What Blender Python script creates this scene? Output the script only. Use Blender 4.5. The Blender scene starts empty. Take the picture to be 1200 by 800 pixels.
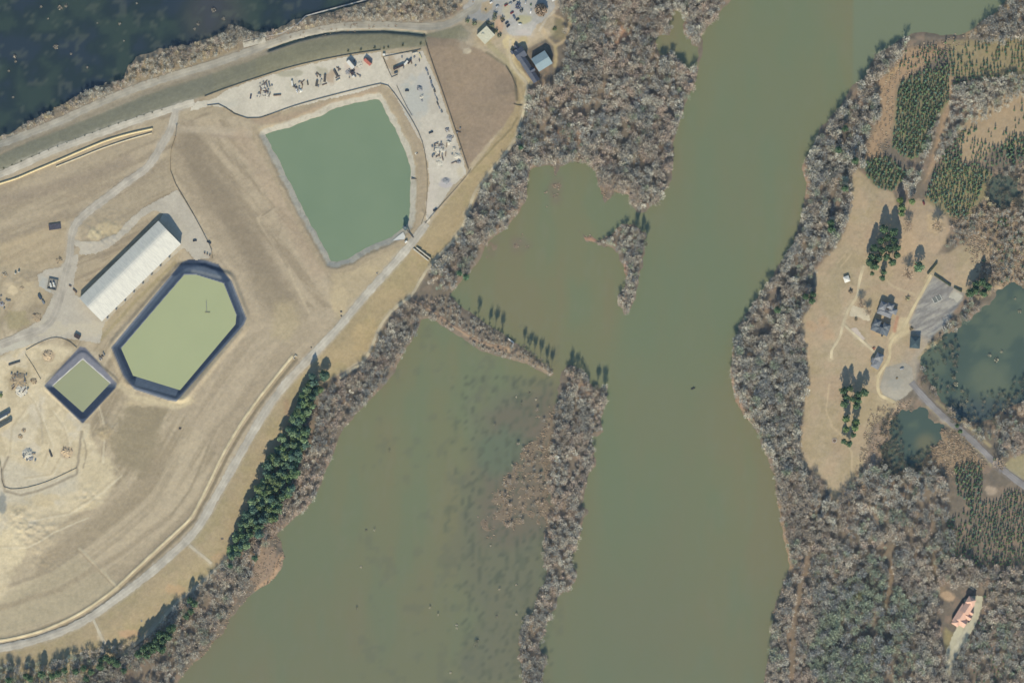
import bpy, math, random
import numpy as np
from mathutils import Matrix, Vector, geometry
random.seed(7); RNG = np.random.default_rng(7)
R = math.radians
scn = bpy.context.scene
COL = scn.collection
# ------------------------------------------------------------------ colour
GAIN = (1.49, 1.60, 1.83)        # radiance of a level sunlit white surface, per channel
def lin(c):
    c = c/255.0
    return c/12.92 if c <= 0.04045 else ((c+0.055)/1.055)**2.4
def alb(r, g, b, k=1.0):
    """base colour of a level surface that reads (r,g,b) in full sun"""
    return tuple(min(0.9, k*lin(v)/GAIN[i]) for i, v in enumerate((r, g, b)))
# ------------------------------------------------------------------ noise and distances
def _h(ix, iy, s):
    n = (ix.astype(np.int64)*374761393 + iy.astype(np.int64)*668265263 + s*1442695041) & 0x7fffffff
    n = ((n ^ (n >> 13))*1274126177) & 0x7fffffff
    return ((n ^ (n >> 16)) & 0xffff)/65535.0
def vnoise(x, y, s):
    ix = np.floor(x); iy = np.floor(y); fx = x-ix; fy = y-iy
    fx = fx*fx*(3-2*fx); fy = fy*fy*(3-2*fy)
    a = _h(ix, iy, s); b = _h(ix+1, iy, s); c = _h(ix, iy+1, s); d = _h(ix+1, iy+1, s)
    return (a*(1-fx)+b*fx)*(1-fy)+(c*(1-fx)+d*fx)*fy
def fbm(x, y, scale, s, octv=4):
    t = 0; a = 0.5; n = 0
    x = np.asarray(x, float); y = np.asarray(y, float)
    for o in range(octv):
        t = t+a*vnoise(x/scale+o*17.3, y/scale-o*9.1, s+o*31); n += a; a *= 0.55; scale = scale/2.03
    return t/n-0.5                       # about -0.35 .. 0.35
def sstep(x, a, b):
    t = np.clip((x-a)/(b-a), 0, 1); return t*t*(3-2*t)
def seg_d2(x, y, p, q):
    dx, dy = q[0]-p[0], q[1]-p[1]; L = dx*dx+dy*dy+1e-9
    t = np.clip(((x-p[0])*dx+(y-p[1])*dy)/L, 0, 1)
    return (x-p[0]-t*dx)**2+(y-p[1]-t*dy)**2
def sdist(x, y, poly, far=45):
    """signed distance, positive inside, clamped at -far outside the box"""
    P = np.array(poly, float); out = np.full(x.shape, -float(far))
    m = (x > P[:, 0].min()-far) & (x < P[:, 0].max()+far) & (y > P[:, 1].min()-far) & (y < P[:, 1].max()+far)
    xs = x[m]; ys = y[m]
    if xs.size == 0: return out
    d2 = np.full(xs.shape, 1e12); ins = np.zeros(xs.shape, bool); n = len(P)
    for i in range(n):
        p = P[i]; q = P[(i+1) % n]
        d2 = np.minimum(d2, seg_d2(xs, ys, p, q))
        c = (p[1] > ys) != (q[1] > ys)
        if p[1] != q[1]:
            ins ^= c & (xs < (q[0]-p[0])*(ys-p[1])/(q[1]-p[1])+p[0])
    d = np.sqrt(d2); out[m] = np.where(ins, d, -d)
    return out
def ldist(x, y, pts, far=40):
    P = np.array(pts, float); out = np.full(x.shape, float(far))
    m = (x > P[:, 0].min()-far) & (x < P[:, 0].max()+far) & (y > P[:, 1].min()-far) & (y < P[:, 1].max()+far)
    d2 = np.full(x[m].shape, float(far*far))
    for i in range(len(P)-1): d2 = np.minimum(d2, seg_d2(x[m], y[m], P[i], P[i+1]))
    out[m] = np.sqrt(d2); return out
def smooth_line(pts, step=3.0):
    out = []; P = [pts[0]]+list(pts)+[pts[-1]]
    for i in range(1, len(P)-2):
        p0, p1, p2, p3 = P[i-1], P[i], P[i+1], P[i+2]
        n = max(1, int(math.dist(p1[:2], p2[:2])/step))
        for k in range(n):
            t = k/n
            out.append(tuple(0.5*((2*p1[j])+(-p0[j]+p2[j])*t+(2*p0[j]-5*p1[j]+4*p2[j]-p3[j])*t*t+(-p0[j]+3*p1[j]-3*p2[j]+p3[j])*t**3) for j in range(len(p1))))
    out.append(tuple(pts[-1])); return out
# ------------------------------------------------------------------ plan of the place (metres: east, south of the map's corner)
LAND_W = [(-400,-400),(857,-400),(857,0),(845,12),(835,28),(822,40),(823,60),(817,85),(812,100),(805,118),(799,140),(792,155),(789,170),(789,190),(786,208),(781,222),(772,236),(758,246),(745,249),(739,240),(737,228),(722,224),(716,234),(710,238),(702,215),(698,200),(686,192),(668,190),(655,194),(652,208),(648,196),(640,194),(626,195),(620,203),(617,218),(616,232),(613,240),(606,252),(597,262),(587,272),(577,281),(567,291),(563,303),(555,313),(545,324),(536,334),(527,345),(538,356),(552,366),(566,377),(584,387),(600,397),(614,408),(630,420),(646,431),(651,438),(647,442),(634,435),(620,429),(604,423),(588,419),(572,414),(558,406),(543,398),(528,387),(514,378),(503,373),(495,376),(489,388),(480,402),(470,418),(463,436),(450,452),(440,464),(428,474),(415,487),(404,499),(396,512),(393,526),(386,540),(380,558),(372,575),(362,592),(348,604),(335,614),(324,626),(330,638),(335,652),(329,668),(316,681),(302,690),(290,700),(283,708),(268,725),(262,740),(250,752),(240,766),(226,778),(216,790),(208,802),(180,900),(150,1300),(-400,1300)]
SWAMP = [(-400,230),(-60,178),(0,160),(20,149),(50,135),(75,121),(105,105),(130,97),(147,91),(150,76),(158,66),(178,62),(186,56),(205,55),(228,50),(250,44),(263,38),(270,28),(285,32),(300,38),(318,36),(332,30),(345,22),(365,18),(388,14),(408,7),(425,3),(440,-2),(470,-60),(500,-400),(-400,-400)]
ISL_S = [(660,444),(664,433),(670,428),(680,434),(690,444),(700,449),(712,452),(713,466),(709,485),(704,500),(700,520),(697,540),(692,560),(690,580),(687,598),(681,613),(683,627),(677,645),(669,657),(674,672),(670,690),(655,702),(652,715),(650,728),(641,740),(638,755),(643,770),(640,790),(638,830),(640,1000),(600,1000),(612,830),(612,800),(610,780),(609,760),(608,745),(612,733),(614,720),(625,707),(632,692),(637,676),(636,660),(637,640),(637,620),(636,603),(640,580),(643,560),(644,540),(646,520),(647,500),(652,480),(655,462)]
ISL_N = [(679,272),(690,276),(703,281),(711,276),(722,267),(732,262),(744,264),(756,275),(758,290),(752,303),(752,322),(748,336),(743,350),(738,369),(730,373),(723,362),(725,346),(731,331),(731,312),(727,299),(714,291),(698,285),(684,280)]
MUD = [[(645,478),(630,492),(622,510),(612,530),(602,545),(590,560),(580,580),(570,600),(560,615),(575,622),(600,618),(615,605),(628,608),(645,620),(650,560),(652,500)],
       [(648,205),(654,206),(655,228),(652,235),(645,233),(643,218)], [(602,290),(612,280),(618,285),(613,295),(604,297)], [(570,292),(578,284),(583,278),(575,300)], [(635,488),(652,486),(653,502),(642,500),(632,495)]]
MARSH = [[(1200,338),(1186,333),(1172,340),(1160,350),(1148,362),(1136,372),(1120,384),(1104,396),(1092,405),(1082,418),(1078,432),(1085,446),(1098,460),(1110,474),(1122,488),(1140,495),(1162,490),(1185,480),(1200,470),(1500,460),(1500,330)],
         [(1060,479),(1078,474),(1092,488),(1106,502),(1100,516),(1088,530),(1080,545),(1062,550),(1046,556),(1036,542),(1033,522),(1042,502),(1050,488)],
         [(786,8),(795,14),(801,38),(808,50),(818,64),(818,80),(802,82),(790,64),(786,40)], [(768,44),(778,40),(788,46),(788,60),(776,64),(768,56)],
         [(1168,208),(1182,203),(1196,212),(1194,232),(1182,244),(1165,242),(1158,232),(1160,216)]]
LAND_E = [(1500,-400),(1200,-20),(1182,-4),(1170,12),(1156,22),(1146,32),(1134,38),(1124,42),(1108,41),(1098,39),(1086,37),(1074,38),(1062,43),(1050,50),(1038,57),(1028,64),(1020,76),(1012,92),(1000,100),(991,112),(984,128),(972,138),(962,150),(955,166),(944,185),(940,198),(944,218),(941,240),(937,262),(931,280),(925,292),(915,306),(905,324),(893,341),(883,356),(874,370),(864,388),(858,408),(857,448),(862,470),(872,485),(885,500),(893,520),(902,540),(908,560),(912,590),(915,612),(921,640),(926,664),(918,686),(911,702),(906,720),(904,740),(903,760),(898,782),(894,802),(880,1300),(1500,1300)]
PLANT = [(-400,215),(0,160),(50,148),(100,128),(150,108),(200,90),(250,76),(300,56),(350,39),(400,28),(450,25),(500,27),(525,22),(548,8),(562,0),(562,-300),(650,-300),(650,40),(610,62),(604,85),(616,105),(612,135),(601,170),(580,198),(560,225),(545,262),(520,295),(495,325),(480,350),(462,362),(449,380),(438,400),(430,418),(410,432),(385,445),(362,460),(350,500),(325,540),(305,580),(290,607),(272,645),(252,668),(230,690),(207,705),(180,735),(150,760),(100,790),(60,830),(-400,1100)]
LOT1 = [(228,120),(250,116),(268,104),(300,93),(345,79),(400,67),(446,60),(449,72),(460,92),(470,104),(462,108),(449,98),(420,108),(380,117),(350,124),(325,131),(300,138),(285,137),(275,131),(262,125),(248,124),(222,130)]
LOT2 = [(449,63),(495,60),(504,78),(513,100),(523,130),(533,160),(543,188),(546,204),(531,216),(515,240),(503,258),(499,262),(499,240),(503,215),(501,190),(493,165),(480,145),(470,125),(459,106),(456,92)]
PAD_B = [(197,228),(208,222),(215,234),(230,256),(242,278),(248,292),(246,302),(228,304),(215,289),(168,333),(122,378),(119,390),(117,402),(95,398),(78,396),(66,396),(40,402),(0,415),(-200,470),(-200,440),(0,402),(20,390),(38,380),(50,372),(58,355),(62,345),(46,335),(44,322),(55,315),(72,312),(80,300),(82,285),(94,290),(86,330),(88,345),(95,349),(186,259),(191,250),(180,246),(165,255),(150,272),(130,288),(112,297),(92,298),(84,298),(83,280),(98,283),(115,282),(135,274),(152,257),(168,243)]
SAND = [(-200,445),(0,420),(20,405),(62,402),(88,408),(60,440),(55,452),(97,498),(104,500),(110,520),(132,545),(136,565),(120,590),(90,600),(60,600),(30,620),(22,650),(12,680),(4,700),(-5,710),(-200,720)]
PA = [(311,158),(322,154),(340,149),(360,141),(378,135),(386,130),(394,126),(415,121),(435,117),(444,117),(450,127),(458,143),(466,158),(474,175),(481,198),(481,225),(480,250),(478,262),(472,268),(460,277),(445,283),(425,292),(408,303),(395,306),(388,305),(378,287),(366,265),(352,238),(338,212),(326,185),(316,168)]
PBo = [(131,407),(213,308),(222,304),(240,305),(256,310),(272,330),(289,373),(286,380),(207,470),(198,469),(158,456),(145,440)]
PBi = [(142,408),(216,322),(230,322),(262,332),(277,369),(276,380),(211,457),(156,440)]
PCo = [(52,452),(94,406),(100,407),(137,449),(136,454),(97,496)]
PCi = [(62,452),(97,421),(129,449),(97,483)]
TANSLOPE = [(606,62),(618,100),(613,135),(602,166),(580,196),(562,222),(546,258),(522,291),(500,315),(482,345),(464,360),(448,378),(437,398),(428,420),(400,436),(372,452),(352,480),(332,512),(314,548),(298,590),(276,640),(246,670),(212,700),(180,732),(150,758),(100,790),(60,800),(-200,900),(-200,790),(0,762),(50,752),(107,728),(175,678),(222,636),(250,600),(300,508),(340,452),(382,410),(425,358),(500,268),(548,206),(590,150),(606,118),(600,80)]
BROWN = [(500,44),(535,46),(562,58),(580,68),(594,80),(604,96),(607,112),(602,130),(590,148),(568,172),(553,190),(548,198),(536,160),(518,108),(500,60)]
GRASS_N = [(-200,225),(0,182),(50,160),(100,141),(150,120),(200,101),(250,86),(300,68),(350,51),(400,40),(450,37),(494,42),(540,30),(552,40),(545,50),(496,54),(445,59),(400,64),(345,77),(300,91),(250,109),(200,125),(150,144),(100,162),(50,180),(0,202),(-200,270)]
LAWN_E = [(998,203),(1006,198),(1014,206),(1030,220),(1046,226),(1052,242),(1066,236),(1078,234),(1098,240),(1110,254),(1113,268),(1108,284),(1098,298),(1112,296),(1128,286),(1140,280),(1158,286),(1162,300),(1150,312),(1148,322),(1135,335),(1132,345),(1124,350),(1098,380),(1086,404),(1074,420),(1072,445),(1052,468),(1052,478),(1038,488),(1022,498),(1016,515),(1017,535),(1008,552),(1000,562),(986,580),(977,592),(974,578),(966,562),(950,548),(940,548),(937,520),(941,490),(946,450),(946,415),(938,388),(944,366),(958,352),(956,340),(955,318),(968,303),(985,282),(993,265),(996,240)]
LAWN_E2 = [(1174,545),(1186,537),(1202,531),(1340,500),(1340,560),(1202,562),(1190,560)]
GLOT = [(1093,322),(1113,334),(1130,344),(1128,352),(1120,362),(1112,376),(1098,390),(1086,402),(1072,390),(1066,378),(1072,365),(1080,345)]
CULD = [(1038,430),(1060,424),(1068,430),(1070,445),(1072,452),(1058,466),(1048,470),(1036,465),(1031,452)]
RY_TOP = [(542,8),(560,-10),(570,-60),(655,-60),(650,10),(640,20),(628,30),(622,42),(600,42),(594,38),(588,20),(575,24),(560,24),(550,22)]
# roads (with widths)
ROADS = {
 'levee_road': ([(-200,222),(-40,182),(0,169),(40,154),(75,140),(100,128),(150,107),(200,90),(250,75),(290,61),(320,50),(350,41),(400,31),(450,29.5),(500,31.5),(525,28),(545,16),(560,4),(566,-40)], 8.5, (172,168,155)),
 'gravel_road': ([(-200,285),(-40,222),(0,205),(30,192),(60,178),(100,163),(150,145),(195,130),(228,120)], 8, (196,190,175)),
 'haul_road': ([(206,128),(204,140),(199,155),(190,170),(174,195),(150,213),(125,232),(104,248),(90,262),(84,278),(82,300),(76,325),(72,345),(64,370),(50,385),(20,396),(0,404)], 9, (184,178,165)),
 'dyke_road': ([(500,262),(487,279),(475,294),(450,322),(425,350),(400,380),(375,407),(355,428),(337,447),(318,472),(300,500),(275,544),(250,587),(236,612),(220,632),(198,652),(175,672),(142,697),(107,722),(80,736),(50,747),(25,754),(0,759),(-60,768),(-200,785)], 9, (188,183,170)),
 'towpath': ([(598,47),(598,70),(606,84),(617,98),(616,112),(613,132),(607,152),(601,168),(577,198),(566,212),(557,225),(550,243),(542,265),(530,283),(507,307),(493,328),(482,346),(464,360),(450,375),(442,390),(434,410),(424,425),(410,434),(398,443)], 3.2, (190,180,155)),
 'woodland_path': ([(292,600),(287,608),(280,630),(272,645),(260,660),(250,669),(230,688),(207,706),(180,736),(150,761),(120,780),(90,802),(50,840)], 3.2, (180,172,150)),
 'dike_path': ([(482,350),(495,358),(510,367),(528,380),(545,391),(562,400),(580,406),(594,410)], 2.0, (166,144,122)),
 'spur_path': ([(222,638),(230,645),(240,653),(248,660)], 3.4, (190,182,162)),
 'access_spur': ([(109,724),(114,735),(119,746),(124,754)], 3.4, (190,182,162)),
 'ranch_drive': ([(1092,322),(1082,340),(1072,358),(1064,374),(1056,388),(1048,396),(1043,405),(1043,415),(1040,424),(1033,434),(1029,442),(1029,456),(1032,463),(1040,467),(1050,472)], 3.4, (205,190,155)),
 'garden_path': ([(1013,311),(1009,322),(1006,336),(1005,345),(1000,354),(993,366),(988,380),(985,392),(980,402),(975,410),(974,420)], 3.2, (205,192,162)),
 'terrace_path': ([(988,379),(995,386),(1003,393),(1012,401),(1020,408),(1024,412)], 3, (206,194,165)),
 'asphalt_lane': ([(1068,448),(1078,460),(1092,475),(1108,490),(1128,506),(1148,524),(1164,540),(1178,552),(1196,566),(1230,590),(1340,660)], 7, (142,140,140)),
 'forest_track': ([(1003,560),(1010,575),(1019,598),(1026,612),(1034,625)], 1.6, (165,155,140)),
 'house_drive': ([(1112,790),(1114,778),(1118,764),(1126,750),(1134,735),(1140,722),(1144,705)], 6.0, (190,186,165)),
}
BERMS = {'cream_pipe': [(-30,226),(0,215.5),(20,209),(40,200.5),(70,188),(100,175),(125,165),(150,157.5),(179,151)],
         'dike_berm': [(-60,757),(0,750),(37,742),(65,732),(92,719),(115,704),(137,687),(180,647),(205,624),(225,604),(245,566),(262,531),(280,500),(300,471),(322,443),(343,417)]}
# ------------------------------------------------------------------ terrain fields
def axis(a, b, step):
    core = np.arange(a, b+step*0.5, step)
    return np.concatenate([[a-3000, a-1500, a-700, a-250, a-80, a-15], core, [b+15, b+80, b+250, b+700, b+1500, b+3000]])
def fields(U, V):
    """height of the ground and the masks the colours need, at map points U, V"""
    U = np.clip(U, -150, 1350); V = np.clip(V, -140, 940)
    w1 = fbm(U, V, 14, 3)*7; w2 = fbm(U, V, 14, 5)*7
    Uw = U+w1; Vw = V+w2
    sd = np.maximum(sdist(Uw, Vw, LAND_W), sdist(Uw, Vw, LAND_E))
    sd = np.maximum(sd, np.maximum(sdist(U+w1*2.4, V+w2*2.4, ISL_S)+fbm(U, V, 24, 8)*16-1, sdist(U+w1*2, V+w2*2, ISL_N)))
    for k, m in enumerate(MARSH): sd = np.minimum(sd, -sdist(Uw+fbm(U, V, 9, 6)*8, Vw+fbm(U, V, 9, 7)*8, m)-fbm(U, V, 16, 9)*13)
    sd = np.minimum(sd, -sdist(Uw, Vw, SWAMP))
    h = np.clip(sd/5, -1, 1)*1.2
    mud = np.full(U.shape, -40.0)
    for m in MUD: mud = np.maximum(mud, sdist(Uw, Vw, m))
    hm = -0.62+0.68*sstep(mud, -12, 8)+fbm(U, V, 9, 77)*1.6+fbm(U, V, 2.5, 78)*.5
    h = np.where((sd < 0) & (mud > -12), np.maximum(h, np.minimum(hm, 0.25)), h)
    pl = sdist(U, V, PLANT, 60)
    h = h+4.8*sstep(pl, 0, 34)
    east = sdist(U, V, LAWN_E, 60)
    h = h+1.6*sstep(east, -10, 25)
    rough = fbm(U, V, 30, 11)*1.1+fbm(U, V, 6, 12)*0.35
    flat = np.maximum(sstep(sdist(U, V, LOT1), -6, 0), np.maximum(sstep(sdist(U, V, LOT2), -6, 0), sstep(sdist(U, V, PAD_B), -5, 0)))
    hl = h+rough*sstep(sd, 0, 8)*(1-flat)
    hl = hl*(1-flat)+6.0*flat
    # ponds
    a = sdist(U+fbm(U, V, 8, 21)*3, V+fbm(U, V, 8, 22)*3, PA)
    hl = np.where(a > -9, np.minimum(hl, 3.0+np.clip(-a/9, -0.6, 1)*3.0), hl)
    b = sdist(U, V, PBi); c = sdist(U, V, PCi)
    hb = 3.6+np.clip(-b, -4, 11.5)*0.42; hl = np.where(b > -11.5, hb, np.where(b > -20, np.maximum(hl, 8.4-(-b-11.5)*0.55), hl))
    hc = 4.2+np.clip(-c, -4, 8)*0.42; hl = np.where(c > -8, hc, np.where(c > -13, np.maximum(hl, 7.5-(-c-8)*0.6), hl))
    # ditches and berms
    d = ldist(U, V, [(315,58.5),(335,51.5),(350,46.5),(375,40.5),(400,37),(450,36),(480,38.5),(497,40.5)])
    hl = hl-2.2*np.exp(-(d/2.2)**2)
    d = ldist(U, V, smooth_line(BERMS['dike_berm'], 8)); hl = hl+0.9*np.exp(-(d/2.4)**2)
    d = ldist(U, V, [(p[0]+2.6, p[1]+2.8) for p in BERMS['dike_berm']]); hl = hl-1.1*np.exp(-(d/1.8)**2)
    for ln, am, wd in (([(495,248),(503,258),(517,240),(540,213)],0.6,1.5), ([(550,203),(575,176),(600,150),(606,140)],0.5,1.2),
                       ([(606,100),(612,128),(612,138)],-.6,1.5), ([(205,640),(190,652)],0,2), ([(92,642),(138,687)],.5,1.4)):
        d = ldist(U, V, ln); hl = hl+am*np.exp(-(d/wd)**2)
    for (cu, cv, rr, hh) in ((125,503,11,2.4),(35,625,22,1.8),(20,605,15,1.4),(100,585,16,1.4),(55,660,18,1.0),(60,620,12,1.2),(12,330,9,1.2),(30,325,10,1.1),(40,372,8,1.1),(10,365,12,-1.2),(130,270,22,1.4),(110,275,14,1.3)):
        d = np.hypot(U-cu, V-cv); hl = hl+hh*np.exp(-(d/rr)**2)*(0.6+1.6*fbm(U, V, 5, 33))
    return hl, sd, pl, east, a, b, c, mud
print('terrain...')
STEP = 1.3
gu = axis(-130, 1330, STEP); gv = axis(-110, 910, STEP)
GU, GV = np.meshgrid(gu, gv)
H, SD, PL, EA, A_, B_, C_, MU = fields(GU, GV)
UU = np.clip(GU, -150, 1350); VV = np.clip(GV, -140, 940)
def height(u, v):
    i = np.clip(np.searchsorted(gu, u)-1, 0, len(gu)-2); j = np.clip(np.searchsorted(gv, v)-1, 0, len(gv)-2)
    fu = (u-gu[i])/(gu[i+1]-gu[i]); fv = (v-gv[j])/(gv[j+1]-gv[j])
    return (H[j, i]*(1-fu)+H[j, i+1]*fu)*(1-fv)+(H[j+1, i]*(1-fu)+H[j+1, i+1]*fu)*fv
def hz(u, v): return float(height(np.array([float(u)]), np.array([float(v)]))[0])
def W(u, v, z=None): return (u-600.0, 400.0-v, hz(u, v) if z is None else z)
# colours of the bare ground
C = np.zeros(GU.shape+(3,)); C[:] = (121, 113, 101)
def paint(m, rgb): 
    C[:] = C*(1-m[..., None])+np.array(rgb, float)*m[..., None]
n_s = fbm(UU, VV, 3.2, 41, 3); n_m = fbm(UU, VV, 18, 42); n_l = fbm(UU, VV, 70, 43); n_e = fbm(UU, VV, 6, 44)
def rot_noise(ang, sx, sy, s):
    c, q = math.cos(R(ang)), math.sin(R(ang)); x = UU*c+VV*q; y = -UU*q+VV*c
    return fbm(x*(10/sx), y*(10/sy), 10, s, 4)
def region(poly, rgb, soft=1.5, amt=1.0, wob=3.0):
    m = sstep(sdist(UU+n_e*wob, VV+n_m*wob, poly), -soft, soft)*amt; paint(m, rgb); return m
def streak(line, w, rgb, amt=.7, soft=.6, wob=2.0):
    d = ldist(UU+n_e*wob, VV+n_m*wob, line); paint(sstep(-d, -w*(.5+soft), -w*.5*(1-soft))*amt, rgb)
def spot(u, v, r, rgb, amt=.8, ry=None, noise=6):
    d = np.hypot((UU-u)/r, (VV-v)/(ry or r))+n_e*noise/6.0; paint(sstep(-d, -1.15, -.7)*amt, rgb)
# woodland floor: leaf litter with pinker and greyer patches
paint(sstep(n_m, -.02, .14)*.6, (142, 128, 112)); paint(sstep(-n_l, 0, .12)*.5, (112, 106, 98))
paint(sstep(fbm(UU, VV, 11, 91), .05, .16)*.5, (158, 136, 118))
# north-west bank brush
region([(-200,170),(0,150),(100,100),(160,62),(260,38),(330,25),(430,-5),(560,-5),(500,27),(400,26),(300,55),(200,88),(100,125),(0,165),(-200,220)], (150,140,122), 3, .7)
region([(150,80),(170,70),(225,62),(270,50),(283,58),(230,75),(190,88),(160,97),(145,100)], (160,146,118), 3, .7)
# plant fields
pm = sstep(PL, -2, 2); paint(pm, (170, 157, 131))
st = rot_noise(-24, 70, 7, 51)
paint(pm*sstep(st, 0, .16)*.75*(UU < 330)*(VV < 330), (144, 131, 110))
paint(pm*sstep(-st, .02, .2)*.5*(VV < 420), (190, 176, 150))
dr = ldist(UU, VV, ROADS['dyke_road'][0], 420); alongc = (UU+VV*1.6)
st2 = fbm(dr*1.0, alongc*.09, 8, 52, 4)
st3 = fbm((-UU*math.sin(R(50))+VV*math.cos(R(50))), (UU*math.cos(R(50))+VV*math.sin(R(50)))*.12, 9, 54, 4); midm = (UU > 205)*(UU < 400)*(VV < 360)*(VV > 140)
lowf = sstep(VV-.2*UU, 300, 360); paint(pm*sstep(st2, .0, .14)*.75*lowf, (149,136,111)); paint(pm*sstep(-st2, .02, .16)*.55*lowf, (196,182,154))
region([(-200,250),(0,215),(180,152),(196,150),(188,168),(160,200),(120,228),(90,250),(60,268),(0,290),(-200,350)], (164,151,128), 4, .45)
streak([(-20,240),(40,226),(100,208),(150,188)], 10, (150,137,118), .7); streak([(-20,268),(30,256),(60,250),(80,244)], 6, (178,164,138), .7)
streak([(0,282),(40,270),(78,248)], 5, (146,134,114), .7); streak([(0,292),(50,272),(75,262)], 3.5, (186,170,140), .7)
region([(0,285),(76,258),(80,290),(76,312),(40,318),(0,312)], (180,163,131), 4, .55)
region([(92,258),(140,232),(175,205),(200,180),(206,215),(170,240),(150,262),(120,288),(98,290)], (160,148,125), 2, .55)
spot(128, 268, 18, (186,172,138), .8, 10); spot(112, 274, 8, (196,184,150), .8)
# big field in the middle with its mown bands
region([(206,140),(300,142),(312,165),(395,310),(420,330),(345,445),(262,540),(205,478),(292,376),(250,300),(208,215)], (176,162,138), 3, .5)
paint(pm*midm*sstep(st3, 0, .14)*.75, (146,133,111)); paint(pm*midm*sstep(-st3, .03, .18)*.4, (190,176,150))
streak([(222,165),(232,195),(262,238),(292,285),(318,335),(330,352)], 26, (138,126,106), .95); streak([(210,190),(225,225),(255,270),(280,310)], 10, (160,147,124), .7)
streak([(305,330),(328,356),(345,372)], 20, (150,138,115), .6)
streak([(302,256),(335,310),(362,366)], 2.4, (190,176,148), .8); streak([(306,261),(337,313)], 2.2, (146,134,114), .7)
streak([(305,255),(318,247),(338,238)], 2.4, (186,172,146), .7); streak([(307,253),(320,244)], 1.6, (140,128,108), .8)
streak([(250,158),(300,162),(312,172)], 4, (152,138,122), .6); streak([(210,152),(250,153),(300,158)], 6, (186,174,152), .6)
streak([(282,160),(300,190),(330,240),(372,318)], 14, (172,154,130), .6)
region([(322,355),(345,352),(352,378),(338,400),(318,395)], (182,168,132), 6, .6)
streak([(262,330),(268,345),(262,400),(240,450)], 6, (186,172,142), .5)
spot(398, 350, 9, (214,196,158), .85, 20); spot(438, 316, 14, (204,186,146), .7, 5); spot(408, 322, 18, (172,158,128), .6)
region([(390,316),(440,296),(470,282),(482,285),(450,318),(420,352),(398,378),(385,350)], (180,165,132), 4, .7)
region([(145,482),(150,470),(180,474),(196,482),(190,500),(182,535),(168,556),(140,545),(128,520)], (144,133,107), 6, .85, 14)
region([(0,600),(30,596),(80,600),(100,590),(70,625),(50,650),(35,690),(10,706),(-5,700)], (212,198,166), 5, .75, 12)
region([(60,620),(100,590),(135,570),(185,560),(150,590),(100,640),(40,680),(0,690),(0,670)], (166,153,128), 8, .5)
streak([(252,505),(238,540),(222,575),(200,604)], 2.5, (148,136,112), .7); streak([(232,590),(190,635),(140,678)], 7, (152,139,116), .7)
streak([(300,448),(275,480),(245,510)], 3, (152,140,118), .6); streak([(135,545),(150,572)], 1.6, (185,172,142), .6)
region([(0,700),(90,650),(150,690),(90,716),(0,748)], (172,162,134), 8, .7); streak([(0,690),(60,668),(100,640)], 3, (150,138,116), .6)
streak([(94,642),(138,687)], 2.4, (200,188,158), .8); streak([(92,644),(135,688)], 1.4, (142,130,108), .7)
region([(0,718),(60,705),(110,690),(80,720),(0,742)], (176,166,138), 6, .5)
# sand works
m = region(SAND, (212, 198, 165), 4, 1, 8); paint(m*sstep(fbm(UU, VV, 16, 61), .03, .15)*.5, (182,168,136)); paint(m*sstep(fbm(UU, VV, 22, 62), .06, .2)*.6, (208,200,180))
region([(-60,520),(20,540),(60,560),(92,552),(90,575),(40,590),(8,590),(-60,600)], (196,190,172), 5, .6)
streak([(10,535),(2,552),(6,575),(24,580),(50,573),(90,556),(93,530),(96,505)], 2.2, (150,140,120), .85)
streak([(97,505),(102,530),(98,548)], 1.6, (150,140,116), .7); streak([(47,470),(49,500),(50,520)], 1.4, (172,162,140), .7)
spot(14, 640, 16, (218,204,168), .8, 24); spot(50, 585, 20, (208,190,150), .6, 8); spot(115, 555, 18, (206,192,158), .8, 22)
for ln in ([(15,440),(40,470),(52,500),(60,520),(50,545)],[(60,480),(75,500),(80,520),(60,555),(30,560)],[(105,440),(112,470),(120,500),(118,540)],[(10,600),(40,608),(80,600),(118,575),(140,555)],[(0,640),(30,640),(60,622),(100,605)],[(30,480),(14,500),(12,530)]): streak(ln, 1.6, (186,172,142), .6); streak([(a+3.2, b+1.6) for a, b in ln], 1.4, (222,212,184), .6)
spot(35, 508, 10, (222,210,182), .7); spot(30, 500, 14, (188,178,152), .25)
spot(123, 506, 9, (162,148,118), .8); spot(22, 445, 15, (160,146,114), .6); spot(57, 417, 9, (172,155,126), .8, 8); spot(78, 530, 8, (182,166,140), .9)
spot(108, 425, 12, (206,194,168), .6); spot(210, 470, 22, (206,190,152), .7, 7); spot(165, 470, 18, (204,188,152), .7, 7); streak([(142,452),(160,466),(208,477),(222,468)], 6, (204,190,155), .8)
spot(30, 345, 26, (182,168,138), .7, 16); spot(20, 375, 14, (158,148,112), .8, 12); streak([(0,380),(8,398),(20,402)], 2, (160,148,124), .7); spot(44, 370, 10, (168,156,132), .6)
spot(15, 340, 6, (212,196,162), .8); spot(38, 322, 14, (150,138,116), .5, 4)
spot(3, 590, 5, (130,135,132), .8, 14)
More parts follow.
